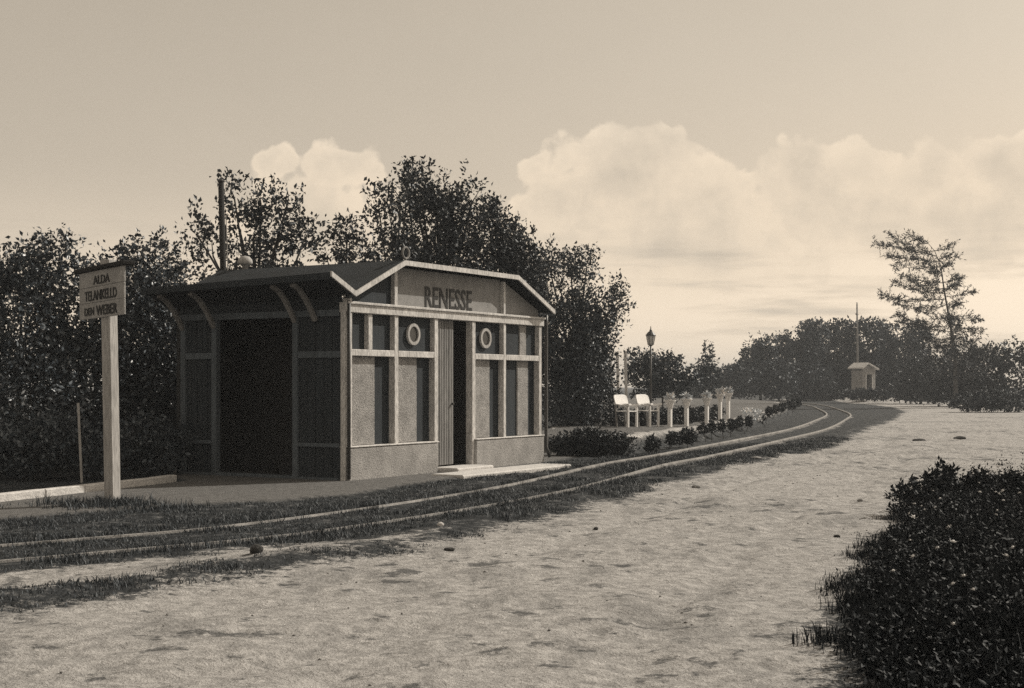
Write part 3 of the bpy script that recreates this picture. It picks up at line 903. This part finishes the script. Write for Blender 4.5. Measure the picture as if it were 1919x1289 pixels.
def trunk(parent, blobs, r0, base=(0, 0), nlimb=None, g=None):
    g = g or rng
    mb = MB()
    zt = max(b[2] for b in blobs)
    c = np.mean([[b[0], b[1]] for b in blobs], 0)
    p0 = Vector((base[0], base[1], -.2)); p2 = Vector((c[0], c[1], zt * .85)); p1 = p0.lerp(p2, .45) + Vector((g.normal() * .1, g.normal() * .1, 0))
    mb.tube([p0, p1, p2], [r0, r0 * .75, r0 * .25], 7)
    for b in blobs:
        q = Vector(b[:3]); s = p0.lerp(p1, g.uniform(.5, 1.0)) if q.z < p1.z else p1.lerp(p2, g.uniform(0, .5))
        mb.tube([s, s.lerp(q, .5) + Vector((0, 0, -.08)), q, q + Vector((g.normal() * .2, g.normal() * .2, b[5] * .7))], [r0 * .45, r0 * .32, r0 * .2, r0 * .06], 5)
    return mb.build('trunk', M['bark'], parent, True)


def tree(name, label, cat, y, blobs_px, dens, leaf, mat='leaf', up=.7, shoot=.7, r0=.07, group=None, dy=.9, zb=0, wid=.55, sprig=0, gap=0):
    """blobs_px: (px, py, half width px, half height px[, depth offset[, weight]]) as seen at distance y"""
    k = y / F
    cx = np.mean([b[0] for b in blobs_px])
    X0 = (cx - 960) * k
    o = empty(name, (X0, y, zb), label, cat, group)
    bl = []
    for b in blobs_px:
        px, py, rx, rz = b[:4]; off = b[4] if len(b) > 4 else 0; w = b[5] if len(b) > 5 else 1
        kk = (y + off) / F
        bl.append(((px - 960) * kk - X0, off, EYE + (HZ - py) * kk - zb, rx * kk, max(rx, rz) * kk * dy, rz * kk, w))
    crown('crown', o, bl, dens, leaf, M[mat], up, shoot, wid=wid, sprig=sprig, gap=gap)
    trunk(o, bl, r0)
    return o


# left of the station
LEFTG = 'shrubs on the left of the station'
tree('shrub', 'dark shrub at the far left edge, its feathery top against the sky', 'shrub', 22.5, [(20, 620, 90, 130), (60, 520, 50, 60), (110, 500, 34, 45, 0, .6), (60, 760, 100, 120), (-40, 560, 60, 100)], 1.15, .085, 'leaf2', .7, .5, .06, LEFTG, sprig=1.0, gap=.45)
tree('shrub', 'dense dark shrub directly behind the notice board', 'shrub', 23.5, [(170, 600, 90, 110), (170, 730, 100, 130), (245, 560, 60, 70), (250, 495, 30, 28, 0, .8), (140, 850, 90, 60)], 1.15, .085, 'leaf2', .7, .5, .06, LEFTG, sprig=1.0, gap=.45)
tree('shrub', 'dark shrub between the notice board and the station corner', 'shrub', 24.2, [(290, 640, 70, 120), (310, 540, 40, 45), (285, 770, 80, 110), (330, 700, 60, 140), (300, 480, 34, 14, 0, .6)], 1.15, .085, 'leaf2', .7, .5, .06, LEFTG, sprig=1.0, gap=.45)
tree('bush', 'low leafy bush catching light at the foot of the left shrubs', 'bush', 20.6, [(110, 830, 75, 45), (185, 850, 60, 40), (60, 850, 60, 40), (10, 850, 60, 50), (-40, 840, 50, 60)], 1.3, .075, 'leaf2', .5, .28, .02, 'low bushes left of the station')
tree('bush', 'low leafy bush close against the station side wall', 'bush', 21.3, [(255, 830, 55, 45), (310, 840, 38, 40), (280, 870, 50, 22)], 1.3, .075, 'leaf2', .5, .28, .02, 'low bushes left of the station')
# behind the station
BG = 'trees behind the station roof'
tree('tree', 'loose leafy tree round the tall dark pole', 'tree', 27.5, [(455, 450, 56, 60, 0, .75), (530, 430, 44, 55, 0, .8), (400, 480, 55, 45, 0, .6), (540, 380, 24, 24, 0, .6), (440, 372, 20, 32, 0, .5), (490, 385, 16, 24, 0, .5), (570, 450, 30, 40, 0, .6), (480, 560, 110, 90), (370, 440, 26, 22, 0, .4)], 0.75, .10, 'leaf', .9, .55, .09, BG, sprig=1.3, gap=.5)
tree('tree', 'low thin tree in the dip of the treetops behind the roof', 'tree', 29, [(640, 462, 34, 36, 0, .7), (650, 440, 16, 26, 0, .6), (615, 490, 34, 24, 0, .6), (685, 480, 28, 30, 0, .6), (650, 560, 80, 70)], 0.75, .095, 'leaf', .9, .5, .06, BG, sprig=1.3, gap=.5)
tree('tree', 'tall airy tree left of the highest treetop behind the roof', 'tree', 30, [(735, 430, 40, 56, 0, .62), (750, 370, 22, 40, 0, .6), (712, 400, 18, 30, 0, .5), (765, 345, 12, 22, 0, .5), (745, 520, 70, 70)], 0.75, .10, 'leaf', 1.1, .6, .08, BG, sprig=1.3, gap=.5)
tree('tree', 'tallest dark tree with upright shoots behind the station peak', 'tree', 31, [(815, 440, 50, 80), (790, 375, 24, 46), (775, 345, 12, 22, 0, .7), (815, 362, 16, 26, 0, .8), (850, 410, 34, 50), (850, 378, 14, 26, 0, .7), (885, 380, 10, 34, 0, .8), (880, 440, 40, 60), (830, 540, 110, 90)], 0.85, .095, 'leaf', 1.2, .6, .1, BG, sprig=1.3, gap=.5)
tree('tree', 'dark tree sloping down to the right end of the roof', 'tree', 31.5, [(920, 450, 40, 60), (915, 405, 18, 26, 0, .7), (955, 470, 36, 50), (975, 440, 16, 20, 0, .5), (985, 500, 34, 46), (940, 560, 90, 90)], 0.85, .095, 'leaf', 1.0, .55, .08, BG, sprig=1.3, gap=.5)
tree('tree', 'broad bushy tree beside the right end of the station', 'tree', 36.6, [(1050, 540, 56, 50, 0, .8), (1030, 500, 22, 26, 0, .6), (1070, 500, 24, 26, 0, .6), (1100, 500, 14, 30, 0, .6), (1060, 640, 70, 90), (1120, 600, 48, 50, 0, .8), (1150, 570, 26, 24, 0, .5), (1098, 690, 44, 90), (1060, 750, 60, 70), (1122, 640, 22, 34, 0, .5), (1165, 560, 12, 20, 0, .4), (1010, 600, 40, 120)], 0.95, .095, 'leafmid', .75, .6, .09, sprig=.9, gap=.5)
tree('shrub', 'dark rounded shrub between the broad tree and the chairs', 'shrub', 37.5, [(1075, 745, 45, 65), (1125, 760, 32, 50), (1110, 700, 40, 46)], 1.2, .09, 'leaf', .6, .4, .05)
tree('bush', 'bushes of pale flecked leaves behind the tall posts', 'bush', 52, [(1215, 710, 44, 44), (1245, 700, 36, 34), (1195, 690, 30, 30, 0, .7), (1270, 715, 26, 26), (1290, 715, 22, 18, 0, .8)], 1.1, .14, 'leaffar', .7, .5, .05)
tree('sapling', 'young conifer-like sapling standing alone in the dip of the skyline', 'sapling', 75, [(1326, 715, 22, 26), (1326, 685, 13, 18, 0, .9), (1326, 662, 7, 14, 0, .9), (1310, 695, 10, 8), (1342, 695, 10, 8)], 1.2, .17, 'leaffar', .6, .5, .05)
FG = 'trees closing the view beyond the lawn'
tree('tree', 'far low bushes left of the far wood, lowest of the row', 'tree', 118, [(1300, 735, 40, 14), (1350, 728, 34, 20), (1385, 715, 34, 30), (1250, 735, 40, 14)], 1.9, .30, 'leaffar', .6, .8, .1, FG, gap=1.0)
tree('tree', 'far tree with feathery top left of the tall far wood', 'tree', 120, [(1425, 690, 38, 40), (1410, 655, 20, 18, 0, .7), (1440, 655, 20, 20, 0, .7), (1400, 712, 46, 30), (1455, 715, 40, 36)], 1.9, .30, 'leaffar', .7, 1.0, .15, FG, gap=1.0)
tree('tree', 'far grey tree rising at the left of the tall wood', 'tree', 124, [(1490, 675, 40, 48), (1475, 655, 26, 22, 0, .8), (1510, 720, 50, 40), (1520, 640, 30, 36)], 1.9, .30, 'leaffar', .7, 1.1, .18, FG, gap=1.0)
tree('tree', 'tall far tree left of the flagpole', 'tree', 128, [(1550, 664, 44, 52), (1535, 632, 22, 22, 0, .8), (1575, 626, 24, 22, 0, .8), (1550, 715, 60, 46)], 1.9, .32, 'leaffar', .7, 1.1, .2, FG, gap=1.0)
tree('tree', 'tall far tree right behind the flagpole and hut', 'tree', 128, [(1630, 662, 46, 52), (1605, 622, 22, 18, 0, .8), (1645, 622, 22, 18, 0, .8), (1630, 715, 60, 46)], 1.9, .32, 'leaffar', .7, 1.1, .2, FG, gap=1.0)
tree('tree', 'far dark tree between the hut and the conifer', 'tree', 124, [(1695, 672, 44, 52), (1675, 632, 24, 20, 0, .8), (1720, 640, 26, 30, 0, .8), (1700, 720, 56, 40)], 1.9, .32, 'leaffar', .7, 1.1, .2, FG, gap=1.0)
tree('bush', 'big dark bush under the conifer, left part by the hut', 'bush', 104, [(1712, 715, 40, 36), (1745, 710, 46, 44), (1716, 738, 32, 14)], 1.0, .26, 'leaf', .6, .8, .12, 'dark bushes under the conifer')
tree('bush', 'big dark bush under the conifer, right part at the picture edge', 'bush', 92, [(1800, 700, 46, 54), (1850, 695, 40, 50), (1770, 730, 50, 26), (1900, 700, 50, 60), (1840, 735, 60, 26)], 1.0, .24, 'leaf', .6, .8, .12, 'dark bushes under the conifer')
tree('bush', 'low grey bush at the right roadside below the conifer', 'bush', 72, [(1820, 756, 36, 16), (1855, 752, 34, 20), (1890, 755, 40, 22)], 1.2, .16, 'grass', .6, .4, .04)
tree('bush', 'low grey mound of plants in front of the far hut', 'bush', 106, [(1600, 741, 30, 8), (1640, 742, 30, 8), (1620, 738, 30, 7)], 1.3, .2, 'grass', .5, .3, .03, zb=.3)
tree('bush', 'small dark bush right of the far hut door', 'bush', 108, [(1676, 736, 18, 12), (1698, 741, 16, 9)], 1.2, .22, 'leaf', .5, .5, .04, zb=.2)

# sparse conifer on the right
cy = 86.0; ck = cy / F
wx = lambda px: (px - 960) * ck
wz = lambda py: EYE + (HZ - py) * ck
con = empty('conifer', (wx(1790), cy, 0), 'sparse wind-blown conifer with flat drooping branches at the right', 'conifer tree')
X0 = wx(1790)
TR = [(1792, 742), (1790, 660), (1780, 600), (1770, 545), (1764, 500), (1752, 470), (1735, 450)]
trp = [Vector((wx(a) - X0, 0, wz(b))) for a, b in TR]; trp[0].z = -.2
MB().tube(trp, [.15, .11, .07, .05, .035, .02, .01], 7).build('trunk', M['bark'], con, True)
BR = [((1752, 470), (1665, 436), .0), ((1756, 480), (1639, 455), .6), ((1758, 490), (1657, 482), -.8), ((1762, 500), (1677, 496), .9), ((1752, 470), (1783, 458), -.4), ((1758, 486), (1804, 480), .5),
      ((1740, 455), (1700, 440), -.6), ((1762, 505), (1790, 492), .8),
      ((1768, 530), (1692, 515), .4), ((1772, 550), (1665, 531), -.8), ((1774, 560), (1658, 554), .7), ((1776, 570), (1672, 568), -.5), ((1768, 530), (1804, 518), .6), ((1774, 556), (1820, 548), -.5), ((1770, 540), (1720, 520), 1.6),
      ((1780, 596), (1724, 576), .8), ((1784, 610), (1674, 588), -.7), ((1786, 622), (1690, 600), .9), ((1780, 590), (1838, 596), .4), ((1784, 606), (1832, 622), -.9), ((1786, 630), (1836, 640), .6),
      ((1788, 640), (1720, 630), -.4), ((1790, 655), (1735, 650), 1.2), ((1790, 665), (1828, 668), -1.0), ((1790, 680), (1745, 672), .3), ((1776, 575), (1812, 566), 1.2), ((1764, 510), (1735, 505), -1.5),
      ((1790, 650), (1760, 640), 2.0), ((1786, 625), (1815, 600), 1.6), ((1790, 670), (1840, 690), .5), ((1790, 690), (1750, 700), .8), ((1790, 700), (1850, 705), -.6), ((1790, 660), (1770, 655), -2), ((1788, 640), (1805, 630), 2), ((1788, 645), (1850, 652), .3), ((1790, 690), (1830, 680), 1.5), ((1782, 605), (1760, 600), -2.2), ((1770, 540), (1780, 530), -2)]
Cn, Dn = [], []
bmb = MB()
for (a, b, dd) in BR:
    p, q = Vector((wx(a[0]) - X0, 0, wz(a[1]))), Vector((wx(b[0]) - X0, dd, wz(b[1])))
    L = (q - p).length
    m = p.lerp(q, random.uniform(.4, .6)) + Vector((0, random.gauss(0, .3), random.uniform(-.22, .06) * L))
    pts = [p, m, q]; bmb.tube(pts, [.035, .025, .01], 4)
    nt_ = int(L * 21 * random.uniform(.7, 1.2))
    for i in range(nt_):
        t = random.uniform(.06, 1.0)
        c = (1 - t) ** 2 * p + 2 * t * (1 - t) * (m * 1.0) + t * t * q
        d = (q - p).normalized()
        tw = (d * random.uniform(.2, 1) + Vector((random.gauss(0, .5), random.gauss(0, .8), random.gauss(.16, .55)))).normalized()
        tl = random.uniform(.15, .75) * (1.1 - .5 * t) + .12
        for j in range(12):
            s = random.random()
            Cn.append(c + tw * tl * s + Vector((random.gauss(0, .02), random.gauss(0, .02), random.gauss(0, .02))))
            Dn.append((tw * .8 + Vector((random.gauss(0, .5), random.gauss(0, .5), random.gauss(-.1, .45)))).normalized())
bmb.build('branch', M['bark'], con)
Cn, Dn = np.array(Cn), np.array(Dn); n = len(Cn)
Vv, T = leaf_tris(Cn, Dn, rng.uniform(.12, .24, n), rng.uniform(.03, .06, n))
tri_mesh('crown', Vv, T, M['needle'], con, np.repeat(rng.random(n), 2))

# low hedges and the row of small shrubs on the lawn bank
tree('hedge', 'low dark clipped hedge along the foot of the lawn bank by the station', 'hedge', 27.2, [(1060, 838, 32, 18), (1100, 832, 34, 24), (1140, 834, 34, 20), (1168, 834, 20, 18), (1100, 820, 30, 14)], 2.2, .06, 'leaf', .4, .16, .02)
tree('hedge', 'low dark hedge behind the chairs and flower stands', 'hedge', 38.5, [(1165, 786, 24, 17, -2.2), (1205, 785, 26, 17, -1.6), (1245, 783, 26, 18, -.4), (1285, 781, 26, 17, .4), (1318, 779, 18, 15, 2.2), (1342, 776, 12, 13, 5)], 2.0, .07, 'leaf', .4, .16, .02, zb=.3)
SG = 'small dark shrubs planted along the lawn bank'
SHR = [(1223, 834, 28.6, 13, 16, 'first small rounded shrub right of the low hedge'), (1262, 822, 30.4, 13, 12, 'squat small shrub on the bank below the first flower stand'),
       (1288, 818, 31.2, 18, 14, 'widest small shrub on the bank'), (1318, 804, 34.4, 9, 9, 'small shrub on the bank left of the close pair'), (1334, 802, 35, 8, 11, 'small shrub below the third flower stand'),
       (1353, 798, 36.4, 7, 11, 'upright small shrub under the pair of flower stands'), (1372, 796, 38, 7, 12, 'upright small shrub just right of the last flower stand'),
       (1387, 791, 40.5, 6, 10, 'upright small shrub left of the white flowers'), (1404, 790, 42, 6, 10, 'upright small shrub among the white flowers'),
       (1428, 783, 46, 6, 9, 'upright small shrub right of the white flowers')]
for (px, py, y, rx, rz, lab) in SHR:
    tree('shrub', lab, 'shrub', y, [(px, py, rx, rz)], 2.6, .055, 'leaf', .5, .075, .015, SG, zb=.0)
NTH = ('nearest', 'second nearest', 'third nearest', 'third farthest', 'second farthest', 'farthest')
for i, (px, y) in enumerate(((1442, 50), (1455, 55), (1466, 60), (1477, 65), (1487, 70), (1496, 77))):
    tree('shrub', NTH[i] + ' of six tiny dark shrubs in the receding row by the track curve', 'shrub', y, [(px, HZ + (1.4 - .45) * F / y, 6.5, 8.5)], 2.6, .07, 'leaf', .5, .075, .015, SG)
fl = []
n = 420
c = np.stack([(rng.uniform(1396, 1424, n) - 960) / F * 43, 43 + rng.normal(0, .5, n), .30 + rng.uniform(0, .35, n)], 1)
d = unit(rng.normal(size=(n, 3)) + [0, 0, .8])
Vv, T = leaf_tris(c, d, rng.uniform(.05, .12, n), rng.uniform(.05, .10, n))
tag(tri_mesh('flower_bed', Vv, T, M['blossom'], None, np.repeat(rng.random(n), 2)), 'patch of white flowers between the small shrubs', 'flowers', kind='stuff')


# ------------------------------------------------------------------ grass, weeds, stones
def blades(name, X, Y, Hh, mat, per=6, spread=.05, wid=.006, lean=.5, tone_p=1.2, label='', zoff=0):
    n = len(X); z = height(X, Y)
    B = np.repeat(np.stack([X, Y, z - .01], 1), per, 0); hh = np.repeat(Hh, per) * rng.uniform(.5, 1.15, n * per)
    N = n * per
    B[:, :2] += rng.normal(0, spread, (N, 2))
    a = rng.uniform(0, 2 * np.pi, N); ld = np.stack([np.cos(a), np.sin(a), np.zeros(N)], 1)
    b = rng.uniform(0, 2 * np.pi, N); wd = np.stack([np.cos(b), np.sin(b), np.zeros(N)], 1) * (wid * rng.uniform(.6, 1.5, N))[:, None]
    ln = (rng.uniform(.1, 1, N) * lean * hh)[:, None]
    up = np.array([0, 0, 1.]) * hh[:, None]
    m = B + up * .6 + ld * ln * .35; t = B + up * .95 + ld * ln
    Vv = np.stack([B - wd, B + wd, m + wd * .7, m - wd * .7, t], 1).reshape(-1, 3)
    i = np.arange(N)[:, None] * 5
    T = np.stack([i + np.array([0, 1, 2]), i + np.array([0, 2, 3]), i + np.array([3, 2, 4])], 1).reshape(-1, 3)
    return tag(tri_mesh(name, Vv, T, M[mat], None, np.repeat(rng.random(N) ** tone_p, 3)), label, 'grass', kind='stuff')


def scatter(n, x0, x1, y0, y1): return rng.uniform(x0, x1, n), rng.uniform(y0, y1, n)


x, y = scatter(150000, -9, 9, 5.5, 36)
vis = (np.abs(x / y) < .42)
x, y = x[vis], y[vis]
rd, sp, pt, lw = sdf(x, y, ROAD), sdf(x, y, STRIP), sdf(x, y, PATH), sdf(x, y, LAWN)
dt, _ = seg_dist(x, y, CPTS, False)
nz = fbm(x * 1.2 + 3, y * 1.2)
right = x > 1.3 + (y - 6) * .2
ok = (rd < .05 + (nz - .5) * .8) & (sp < (nz - .5) * .9 - .1) & (pt < -.05 + (nz - .5) * .2) & (lw < .1) & (np.abs(dt - .53) > np.where(y < 21, .05, .10)) & ~((rd < 0) & (x > 1.3) & (y < 20) & (x > (y - 6) * .33 + .9))
ok &= (rng.random(len(x)) < np.clip(1.3 - y / 40, .2, 1) * sstep(.30, .52, fbm(x * 2.3 + 30, y * 2.3)))
ok &= ~((x - FL.x) * U.x + (y - FL.y) * U.y > -.1) | ((x - FL.x) * -V_.x + (y - FL.y) * -V_.y > .15)
gx, gy = x[ok], y[ok]
hh = .018 + .085 * fbm(gx * 2.1 + 8, gy * 2.1) ** 2 * (.5 + fbm(gx * .6, gy * .6 + 4)) + .02 * (gy > 22)
hh = hh + .06 * rng.random(len(gy)) * (np.abs(dt[ok] - .62) < .16) * (gy < 21)
blades('grass', gx, gy, hh, 'grass', 8, .055, .0034, 1.0, 1.2, 'short dark rough grass between the road, the rails and the path')
# taller tufts at the foot of the notice board and along the track edge
x = np.concatenate([bx + rng.normal(.05, .45, 260), bx + rng.normal(0, .18, 120)]); y = np.concatenate([by - .15 + rng.normal(0, .25, 260), by - .1 + rng.normal(0, .15, 120)])
blades('weeds', x, y, rng.uniform(.04, .15, len(x)), 'grass', 6, .04, .005, .8, 1.0, 'tuft of weeds round the foot of the notice board post')
# verge in the lower right corner: coarse grass and broad weeds
x, y = scatter(120000, 1.2, 9, 4.2, 19.5)
rd = sdf(x, y, ROAD); nz = fbm(x * 1.6, y * 1.6)
ok = (rd < .10 + (nz - .5) * .9) & (x > 1.2 + (y - 6) * .2) & (x / y < .43)
x, y = x[ok], y[ok]; nz = nz[ok]; rd = rd[ok]
ht = (.05 + .38 * sstep(.25, .75, fbm(x * 2.4 + 5, y * 2.4)) ) * (.4 + .6 * sstep(-.05, .9, -rd)) * (1 + .5 * sstep(10, 15, y))
blades('verge_grass', x, y, ht * .6, 'weed', 4, .06, .0032, .6, 1.6, 'dark coarse grass filling the roadside verge at lower right')
inn = np.flatnonzero(rd < -.02)
pick = rng.choice(inn, 1500, replace=False)
ns = 10                                                   # stems per clump, leaves up each stem
K = len(pick); cb = np.stack([x[pick], y[pick], height(x[pick], y[pick])], 1)
ch_ = (.10 + .36 * fbm(x[pick] * 1.9 + 5, y[pick] * 1.9) ** 1.3 + .24 * (rng.random(K) < .08)) * (.45 + .55 * sstep(0, .8, -rd[pick]))
sd = unit(rng.normal(size=(K, ns, 3)) * .42 + [0, 0, 1.]) * (ch_[:, None, None] * rng.uniform(.5, 1.15, (K, ns, 1)))
nl = 9; tt = rng.uniform(.15, 1.05, (K, ns, nl, 1))
C = (cb[:, None, None] + rng.normal(size=(K, ns, 1, 3)) * [.05, .05, 0] + sd[:, :, None] * tt + rng.normal(size=(K, ns, nl, 3)) * .012).reshape(-1, 3)
N = len(C)
D = unit(rng.normal(size=(N, 3)) + [0, 0, .25]); l = rng.uniform(.016, .05, N)
Vv, T = leaf_tris(C, D, l, l * .55)
tag(tri_mesh('verge_weeds', Vv, T, M['weed'], None, np.repeat(np.clip(rng.random(N) ** 2.2 + (rng.random(N) < .006) * .6, 0, 1), 2)), 'broad leaved dark weeds growing through the lower right verge', 'weeds', kind='stuff')
# bushy plant heads standing up at the back of the verge
k_ = 0
for (px, y0, r, h, lab) in ((1745, 15.5, .17, .36, 'leafy weed clump standing highest at the back of the dark verge'), (1765, 16.0, .16, .40, 'feathery weed clump beside the highest one on the dark verge'),
                            (1828, 15.5, .2, .36, 'leafy weed clump on the dark verge by the right picture edge'), (1700, 14.8, .18, .27, 'low leafy clump at the road side of the dark verge'), (1890, 15.0, .25, .36, 'rightmost leafy weed clump on the dark verge')):
    x0 = (px - 960) / F * y0
    o = empty('weed_clump', (x0, y0, H(x0, y0)), lab, 'weed', 'weed clumps on the verge')
    crown('leaves', o, [(0, 0, h * .5, r, r, h * .45, 1), (.05, 0, h * .8, r * .6, r * .6, h * .3, 1)], 1.2, .06, M['weed'], .8, .16, wid=.5)
    MB().tube([(0, 0, -.03), (.02, 0, h * .8)], [.012, .005], 5).build('stem', M['bark'], o)
# pale wild flowers, one object each
pet = []
me_f = None
cnt = 0
spots = []
while len(spots) < 62:
    i = random.randrange(len(x))
    if -rd[i] > .15 and y[i] > 5.8 and x[i] / y[i] < .40 and all((x[i] - a) ** 2 + (y[i] - b) ** 2 > .02 for a, b, _ in spots): spots.append((x[i], y[i], ht[i]))
flower_meshes = []
for k in range(4):
    mb = MB(); r_ = .018 + .007 * k
    m_ = 7; vs = [(0, 0, 0)]
    for j in range(m_):
        t = 2 * math.pi * j / m_
        vs += [(r_ * .4 * math.cos(t - .25), r_ * .4 * math.sin(t - .25), .004), (r_ * math.cos(t), r_ * math.sin(t), .008 + .004 * (j % 2)), (r_ * .4 * math.cos(t + .25), r_ * .4 * math.sin(t + .25), .004)]
    fs = [(0, 1 + 3 * j, 2 + 3 * j, 3 + 3 * j) for j in range(m_)]
    mb.add(vs, fs); mb.lathe([(r_ * .35, .002), (r_ * .3, .012), (0, .015)], 6)
    me = bpy.data.meshes.new('wild_flower'); me.from_pydata(mb.v, [], mb.f); me.update(); me.materials.append(M['petal']); flower_meshes.append(me)
for (a, b, h) in spots:
    o = bpy.data.objects.new('wild_flower', random.choice(flower_meshes)); COL.objects.link(o)
    o.location = (a, b, H(a, b) + h * 1.02 + .05); o.rotation_euler = (random.uniform(.1, .9), random.uniform(-.4, .4), random.uniform(0, 6))
    tag(o, 'small pale wild flower in the dark verge grass at lower right', 'flower', 'pale wild flowers in the verge')


# stones and clods
def clod(x0, y0, r, flat, mat, name, lab, seed):
    bm = bmesh.new(); bmesh.ops.create_icosphere(bm, subdivisions=2, radius=r)
    g = random.Random(seed); off = [Vector((g.gauss(0, 1), g.gauss(0, 1), g.gauss(0, 1))).normalized() for _ in range(7)]
    for v in bm.verts:
        d = v.co.normalized(); v.co *= 1 + .22 * sum(math.sin(3 * d.dot(q) + i) for i, q in enumerate(off)) / 3
        v.co.z *= flat
    me = bpy.data.meshes.new(name); bm.to_mesh(me); bm.free()
    o = link_mesh(name, me, M[mat]); o.location = (x0, y0, H(x0, y0) + r * flat * .45); o.rotation_euler = (0, 0, g.uniform(0, 6))
    return tag(o, lab, name)


def at(px, py): yy = EYE * F / (py - HZ); return (px - 960) / F * yy, yy


for (px, py, r, fl_, mt, nm, lab) in ((480, 1048, .055, .8, 'clod', 'clod', 'dark clod of earth on the sandy strip left of the road'), (843, 1032, .05, .4, 'clod', 'clod', 'dark clod at the turf edge of the road'),
                                      (826, 994, .035, .7, 'kerb', 'stone', 'pale stone on the turf beside the road'), (1305, 915, .06, .6, 'stone', 'stone', 'grey stone at the road edge below the lawn'),
                                      (1418, 862, .1, .35, 'stone', 'stone', 'flat grey stone lying on the far road surface'), (1724, 826, .16, .3, 'clod', 'clod', 'dark flat clod on the pale road right of the curve'),
                                      (1800, 823, .16, .3, 'clod', 'clod', 'dark clod on the pale road towards the right edge'), (1570, 1008, .032, .5, 'clod', 'clod', 'small dark clod in the road near the verge'),
                                      (1118, 990, .026, .6, 'clod', 'clod', 'small dark clod alone in mid road'), (1612, 938, .035, .5, 'stone', 'stone', 'small stone near the road side of the verge')):
    a, b = at(px, py); clod(a, b, r, fl_, mt, nm, lab, px)
x, y = scatter(5200, -6, 12, 6, 40)
ok = (sdf(x, y, ROAD) > 0) | (sdf(x, y, STRIP) > 0)
x, y = x[ok], y[ok]; z = height(x, y); n = len(x)
r = .003 + .012 * rng.random(n) ** 5
oct_ = np.array([[1, 0, 0], [0, 1, 0], [-1, 0, 0], [0, -1, 0], [0, 0, .7], [0, 0, -.7]])
Vv = (np.stack([x, y, z + r * .3], 1)[:, None] + oct_[None] * r[:, None, None] * rng.uniform(.7, 1.3, (n, 6, 1))).reshape(-1, 3)
ft = np.array([[0, 1, 4], [1, 2, 4], [2, 3, 4], [3, 0, 4], [1, 0, 5], [2, 1, 5], [3, 2, 5], [0, 3, 5]])
T = (np.arange(n)[:, None, None] * 6 + ft[None]).reshape(-1, 3)
tag(tri_mesh('gravel', Vv, T, M['stone'], None), 'fine scattered gravel on the sandy road', 'gravel', kind='stuff')

# ------------------------------------------------------------------ thin summer haze
hm = bpy.data.materials.new('thin_haze'); hm.use_nodes = True
hn = hm.node_tree.nodes; hn.remove(hn['Principled BSDF'])
pv_ = hn.new('ShaderNodeVolumePrincipled'); pv_.inputs['Color'].default_value = (.90, .94, 1, 1); pv_.inputs['Density'].default_value = .0009
hm.node_tree.links.new(pv_.outputs[0], hn['Material Output'].inputs['Volume'])
hz_o = MB(); hz_o.add([(a, b, c) for c in (-1.5, 16) for (a, b) in ((-720, -220), (720, -220), (720, 920), (-720, 920))], [(3, 2, 1, 0), (4, 5, 6, 7), (0, 1, 5, 4), (1, 2, 6, 5), (2, 3, 7, 6), (3, 0, 4, 7)])
tag(hz_o.build('haze', hm), 'thin pale summer haze over the far trees', kind='stuff')
